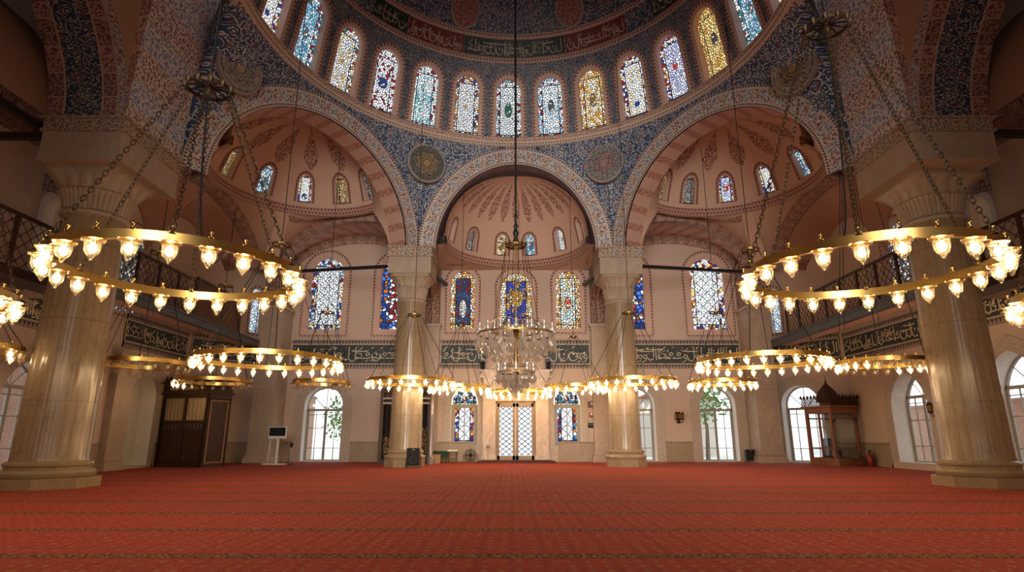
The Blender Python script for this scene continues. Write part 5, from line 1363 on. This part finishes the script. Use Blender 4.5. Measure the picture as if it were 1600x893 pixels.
def speaker(label, p, w, h, d, tilt, stand):
    r = empty('loudspeaker', p, label, 'speaker'); r.rotation_euler = (0, 0, .05)
    mb = MB(); mb.extrude([(-w / 2, -d / 2, .12), (w / 2, -d / 2, .12), (w / 2 - .05, d / 2, .12), (-w / 2 + .05, d / 2, .12)], (0, tilt, h)); c_ = mb.build('cabinet', M['black'], r)
    mb = MB(); k = tilt / h
    for zz, rr in ((h * .32, w * .33), (h * .75, w * .2)):
        Mx = Matrix.Translation((0, -d / 2 + k * zz - .005, .12 + zz)) @ Matrix.Rotation(pi / 2 - math.atan(k), 4, 'X'); mb.lathe([(rr, .0), (rr, .02), (rr * .9, .025), (rr * .5, -.01), (.001, 0)], 16, M=Mx)
    mb.build('driver', m_plain('grey_cone', (.014, .014, .015), .7), r, True)
    mb = MB(); mb.box((0, -d / 2 + k * h * .9 - .012, .12 + h * .9), (.1, .01, .05)); mb.build('badge', M['white'], c_)
    mb = MB()
    for q in (-1, 1):
        mb.tube([(q * w * .42, -d / 2, .01), (q * w * .42, -d / 2 + .02, .14)], .02, 5)
        if stand: mb.tube([(q * w * .55, -d / 2 - .05, .0), (q * w * .5, d / 2 + tilt, h * .85)], .018, 5); mb.tube([(q * w * .55, d / 2 + .3, .0), (q * w * .5, d / 2 + tilt, h * .85)], .018, 5)
    mb.build('foot', M['iron'], r)
speaker('black floor loudspeaker leaning back at the foot of the left inner column', at(645, 30.0), .64, .82, .35, .14, True)
speaker('black loudspeaker on the floor right of the rightmost far glazed door', at(1173, 36.3), .52, .62, .35, .03, False)
p = at(1383, 32.4); r = empty('fire_extinguisher', V((min(p.x, 18.2), p.y - 1, 0)), 'red fire extinguisher on the floor by the right wall', 'fire extinguisher')
mr = m_plain('red_enamel', (.22, .012, .012), .35)
MB().lathe([(.001, 0), (.15, 0), (.16, .03), (.16, .5), (.12, .6), (.05, .65), (.04, .7)], 16).build('cylinder', mr, r, True); MB().lathe([(.05, .68), (.05, .76), (.02, .78)], 8).build('valve', M['black'], r); mb = MB(); mb.box((.05, 0, .8), (.2, .03, .03)); mb.build('lever', M['black'], r); mb = MB(); mb.tube([(.04, 0, .72), (.2, 0, .68), (.2, 0, .3), (.17, 0, .2)], .015, 6); mb.build('hose', M['black'], r)

# dark curtained cabinet behind the left inner column, with its grey post
p = at(633, 34.6); r = empty('curtained_cabinet', (p.x, 34.6, 0), 'tall dark curtained cabinet half hidden behind the left inner column', 'cabinet')
mb = MB()
for x in (-1.45, 1.3): mb.box((x, 0, 2.05), (.2, .3, 4.1))
mb.box((0, 0, 4.1), (3.1, .4, .25)); mb.box((0, .35, 2.0), (3.0, .1, 4.0)); mb.box((-.05, 0, .1), (2.9, .4, .2)); mb.build('frame', M['black_wood'] if 'black_wood' in M else M['wood_dark'], r)
mb = MB()
for z in (3.35, 3.62): mb.box((-.05, -.12, z), (2.7, .08, .09))
mb.build('rail', m_plain('pale_rail', (.45, .40, .33), .5), r)
t_ = T('brocade_curtain'); x_, y_, z_ = t_.ob(); M['brocade'] = t_.bsdf(t_.mix(leafy(t_, x_, z_, 5, .7) * ((z_ < (1.75 + x_ * .25)) * 1.0), (.012, .010, .009), (.34, .22, .08)), .8)
for q in (-1, 1):
    mb = MB(); n = 30; P = [[V((-.05 + q * (.1 + .58 * (1 + (1 if q > 0 else 1.0)) * i / n), -.02 + .05 * sin(i * 1.1), z)) for i in range(n + 1)] for z in (.15, 1.2, 2.4, 3.3)]; mb.grid(P); mb.build('curtain', M['brocade'], r, True)
p = at(672, 34.0); mb = MB(); mb.lathe([(.24, 0), (.24, .2), (.2, .25), (.22, .32), (.16, .4), (.14, .5), (.15, 1.6), (.13, 2.6), (.15, 2.7), (.12, 2.8), (.12, 3.8), (.16, 3.9)], 14)
tag(mb.build('round_post', m_plain('grey_lacquer', (.24, .20, .20), .25, .3), smooth=True, loc=(p.x, 34.0, 0)), 'slim grey round post beside the curtained cabinet', 'post')
# little group under the left stained window
p = at(686, 36.1); r = empty('side_table', p, 'low table under a dark green cloth left of the stained window', 'table')
mb = MB(); n = 20; hem = []
mb.box((0, 0, .62), (1.0, .6, .06)); mb.build('cloth', m_plain('green_cloth', (.02, .05, .025), .9), r)
mb = MB(); P = [[V(((-.5 + i / n) * 1.0, -.31 - .02 * sin(i * 1.7), z)) for i in range(n + 1)] for z in (.28, .64)]; mb.grid(P); P = [[V((q * .51, -.3 + .6 * i / 6, z)) for i in range(7)] for z in (.3, .64) for q in (1,)]; mb.grid(P); mb.build('cloth_hem', m_plain('green_cloth_hem', (.02, .05, .025), .9), r, True)
for q in (-1, 1):
    for y in (-.22, .22): MB().box((q * .42, y, .3), (.05, .05, .6)).build('leg', M['wood_dark'], r)
p = at(682, 35.2); r = empty('cardboard_box', p, 'small tan cardboard box in front of the green clothed table', 'box'); mc = m_plain('cardboard', (.36, .22, .1), .8)
MB().box((0, 0, .25), (.42, .35, .5)).build('carton', mc, r); MB().box((0, -.18, .48), (.42, .02, .06), rx=.4).build('flap', mc, r)
p = at(707, 36.0); r = empty('shoe_stool', p, 'small wooden stool with a white folded towel on top', 'stool')
MB().box((0, 0, .62), (.55, .4, .05)).build('seat', M['wood'], r)
for q in (-1, 1):
    for y in (-.15, .15): MB().box((q * .22, y, .3), (.05, .05, .6)).build('leg', M['wood'], r)
MB().box((0, 0, .2), (.46, .3, .04)).build('stretcher', M['wood'], r)
o = MB().box((0, 0, 0), (.6, .36, .09)).build('folded_towel', M['white']); o.location = (p.x, p.y, .69); tag(o, 'white folded towel lying on the small stool', 'towel')
p = at(735, 36.0); r = empty('floor_fan', p, 'round black floor fan under the left stained window', 'fan')
mb = MB()
for rr in (.36, .3, .22, .12): mb.tube([(rr * cos(2 * pi * k / 24), -.06, .42 + rr * sin(2 * pi * k / 24)) for k in range(24)], .012, 4, closed=True)
for k in range(12): mb.tube([(0, -.08, .42), (.36 * cos(2 * pi * k / 12), -.06, .42 + .36 * sin(2 * pi * k / 12))], .007, 3)
mb.build('guard', M['black'], r); mb = MB()
for k in range(4):
    a = pi / 2 * k; mb.extrude([(.05 * cos(a), 0, .42 + .05 * sin(a)), (.3 * cos(a - .3), -.03, .42 + .3 * sin(a - .3)), (.32 * cos(a + .35), .03, .42 + .32 * sin(a + .35))], (0, .01, 0))
mb.build('blade', m_plain('grey_blade', (.12, .12, .12), .4), r); MB().lathe([(.001, -.04), (.09, -.04), (.09, .16), (.001, .16)], 14, M=Matrix.Translation((0, 0, .42)) @ Matrix.Rotation(-pi / 2, 4, 'X')).build('motor', M['black'], r, True)
mb = MB(); mb.tube([(-.4, .02, 0), (-.42, .02, .42), (-.36, .02, .42)], .018, 5); mb.tube([(.4, .02, 0), (.42, .02, .42), (.36, .02, .42)], .018, 5); mb.tube([(-.4, -.15, .015), (-.4, .2, .015)], .018, 5); mb.tube([(.4, -.15, .015), (.4, .2, .015)], .018, 5); mb.build('stand', M['black'], r)
p = at(762, 36.1); r = empty('slim_stand', p, 'slim metal stand left of the lattice door', 'stand'); MB().lathe([(.1, 0), (.1, .03), (.02, .05), (.02, .85)], 10).build('pole', M['frame'], r, True); MB().box((0, -.02, .9), (.22, .03, .16), rx=.5).build('plate', M['frame'], r)

# ------------------------------------------------------------------ things on the walls
def sign(label, px, py, w, h, mat, extra):
    p = aty(px, py, 36.94); r = empty('wall_sign' if extra != 'panel' else 'control_panel', p, label, 'sign'); MB().box((0, 0, 0), (w, .06, h)).build('frame', mat, r)
    if extra == 'picture': MB().box((0, -.035, 0), (w - .1, .02, h - .1)).build('face', m_plain('brown_face', (.10, .05, .035), .4), r); MB().box((.06, -.05, .05), (.14, .01, .1), ry=.6).build('mark', M['white'], r)
    elif extra == 'alarm': MB().box((0, -.04, .06), (w * .5, .03, h * .45)).build('call_button', M['white'], r); MB().box((-.1, -.02, -h * .75), (.07, .03, h * .5)).build('tag_plate', M['white'], r)
    else:
        mb = MB()
        for i in range(4): mb.box((-w * .3 + i * w * .2, -.04, .02), (w * .1, .01, h * .25))
        mb.build('display', m_plain('dim_display', (.2, .2, .19), .3), r)
sign('dark red framed notice, topmost on the wall left of the right inner column', 923.5, 631.5, .42, .38, m_plain('maroon_frame', (.08, .022, .018), .4), 'picture')
sign('small red alarm box below the framed notice', 924, 648, .26, .3, mr, 'alarm')
sign('black control panel, lowest of the three on the wall', 924.5, 664, .46, .28, M['black'], 'panel')
def lantern(label, p, rz):
    r = empty('wall_lantern', p, label, 'wall lantern', 'bronze wall lanterns', rz); b = M['bronze']
    MB().box((0, -.02, .0), (.16, .04, .7)).build('back_plate', b, r)
    for q in (-1, 0, 1):
        mb = MB(); mb.tube([(0, -.03, -.25), (q * .18, -.22, -.3), (q * .2, -.26 - .06 * (q == 0), -.12)], .018, 5); mb.build('arm', b, r)
        mb = MB(); x, y = q * .2, -.26 - .06 * (q == 0); mb.lathe([(.03, -.14), (.09, -.1), (.06, -.06)], 8, (x, y, 0)); mb.lathe([(.1, .2), (.05, .3), (.01, .36), (.001, .42)], 6, (x, y, 0)); mb.build('lantern_cap', b, r)
        mb = MB(); mb.lathe([(.07, -.06), (.1, .2)], 6, (x, y, 0)); mb.build('lantern_glass', M['amber'], r)
M['bronze'] = m_plain('dark_bronze', (.05, .028, .014), .4, .7); M['amber'] = m_plain('amber_glass', (.20, .10, .03), .2)
lantern('dark bronze wall lantern between the two glazed doors right of the right inner column', aty(1060, 652, 36.98), 0)
lantern('dark bronze wall lantern on the right side wall beside the huge column', V((18.58, atx(1466, 640, 18.58).y, atx(1466, 640, 18.58).z)), -pi / 2)
for q, w_ in ((-1, 'left'), (1, 'right')):
    r = empty('spotlight', (.02 + q * 2.05, 36.62, 5.52), 'small black spotlight standing on the %s end of the portal cornice' % w_, 'spotlight')
    MB().box((0, 0, .03), (.22, .16, .06)).build('base', M['black'], r); MB().box((0, 0, .22), (.26, .2, .3), rx=.3).build('housing', M['black'], r); MB().box((0, -.1, .42), (.3, .12, .03), rx=.5).build('visor', M['black'], r)
# ------------------------------------------------------------------ outside the ground windows
g = MB(); g.face([(-60, 38, -.3), (60, 38, -.3), (60, 90, -.3), (-60, 90, -.3)]); g.face([(-60, -20, -.3), (-19.6, -20, -.3), (-19.6, 38, -.3), (-60, 38, -.3)]); g.face([(19.6, -20, -.3), (60, -20, -.3), (60, 38, -.3), (19.6, 38, -.3)])
struct(g.build('floor_outside', m_plain('pale_paving', (.6, .58, .54), .9)))
def m_brick():
    t = T('old_brick'); u, v = t.uv(); b = t.node('ShaderNodeTexBrick'); t.put(b.inputs['Vector'], t.vec(u, v)); b.inputs['Scale'].default_value = 3.0; b.inputs['Color1'].default_value = (.40, .2, .13, 1); b.inputs['Color2'].default_value = (.48, .28, .2, 1); b.inputs['Mortar'].default_value = (.5, .42, .36, 1); return t.bsdf(b.outputs[0], .9)
M['brick'] = m_brick()
for lab, c_, d in (('old brick garden pier outside the glazed door beside the monitor stand', (-15.5, 42, 1.9), (2.6, 1.2, 4.4)), ('old brick wall outside the arched window at the left edge', (-22.8, 27.0, 2.4), (.8, 7, 5.4)), ('old brick wall outside the arched windows of the right side wall', (23.5, 32.0, 1.4), (.8, 16, 3.4))):
    mb = MB(); mb.box((c_[0], c_[1], c_[2]), d); mb.box((c_[0], c_[1], c_[2] + d[2] / 2 + .06), (d[0] + .2, d[1] + .2, .12)); tag(mb.build('brick_wall', M['brick']), lab, 'brick wall')
def tree(label, x, y, h, r, seed):
    rt = empty('garden_tree', (x, y, -.3), label, 'tree'); MB().tube([(0, 0, 0), (.1, 0, h * .5), (0, .1, h * .8)], [.18, .13, .06], 7).build('trunk', m_plain('bark', (.12, .08, .05), .9), rt, True)
    rng = random.Random(seed); mb = MB()
    for i in range(700):
        d = V((rng.gauss(0, 1), rng.gauss(0, 1), rng.gauss(0, .9))).normalized() * r * rng.uniform(.5, 1); c_ = V((0, 0, h)) + d; a = V((rng.gauss(0, 1), rng.gauss(0, 1), rng.gauss(0, 1))).normalized() * .2; b = a.cross(V((rng.gauss(0, 1), .3, 1))).normalized() * .1
        mb.face([c_ - a, c_ + b, c_ + a, c_ - b])
    mb.build('foliage', m_plain('leaf_green', (.16, .30, .08), .8), rt)
tree('leafy green tree outside the glazed door beside the monitor stand', -12.5, 46, 3.2, 2.2, 1)
tree('leafy green tree outside the glazed doors right of the inner column', 15.2, 48, 4.6, 2.0, 2)
root = empty('garden_house', (15.2, 58, -.3), 'pale house far outside the rightmost glazed door', 'house')
MB().box((0, 0, 2.6), (7, 4, 5.2)).build('walls', m_plain('pale_house_wall', (.62, .58, .52), .9), root); mb = MB(); mb.extrude([(-3.8, -2.3, 5.2), (3.8, -2.3, 5.2), (0, -2.3, 6.8)], (0, 4.6, 0)); mb.build('roof', m_plain('tile_roof', (.35, .14, .09), .9), root)
for q in (-1, 1): MB().box((q * 1.6, -2.02, 2.8), (1.1, .06, 1.5)).build('window', M['frame'], root)
# ------------------------------------------------------------------ camera, sky, exposure
NAVE = 12500.0
cam = bpy.data.cameras.new('camera'); co = bpy.data.objects.new('camera', cam); COL.objects.link(co)
cam.sensor_width = 36; cam.lens = 36 * FPX / 1600; cam.clip_end = 300
co.location = (CAMX, 0, CAMZ); co.rotation_euler = (pi / 2 + TH, 0, 0); scene.camera = co
vs = scene.view_settings; vs.view_transform = 'Standard'; vs.look = 'None'; vs.gamma = 1; vs.use_curve_mapping = False; vs.exposure = 0.4
for q in (-1, 1):   # added fill spots behind the viewer, standing in for daylight from unbuilt nave windows
    l = bpy.data.lights.new('nave_fill_spot', 'SPOT'); l.energy = NAVE; l.color = (1.0, .93, .84); l.spot_size = R_(52); l.spot_blend = .7; l.shadow_soft_size = 5.0
    o = bpy.data.objects.new('nave_fill_spot', l); COL.objects.link(o); o.location = (q * 3.0, -6.5, 9.0)
    o.rotation_euler = (V((q * 1.0, 36, 8.5)) - o.location).to_track_quat('-Z', 'Y').to_euler()
w = bpy.data.worlds.new('bright_overcast_sky'); scene.world = w; w.use_nodes = True
w.node_tree.nodes['Background'].inputs[0].default_value = (.93, .97, 1, 1); w.node_tree.nodes['Background'].inputs[1].default_value = 1.6
scene.cycles.max_bounces = 8; scene.cycles.diffuse_bounces = 4; scene.cycles.glossy_bounces = 3; scene.cycles.transmission_bounces = 4; scene.cycles.transparent_max_bounces = 14
scene.cycles.caustics_reflective = False; scene.cycles.caustics_refractive = False; scene.cycles.sample_clamp_indirect = 6.0
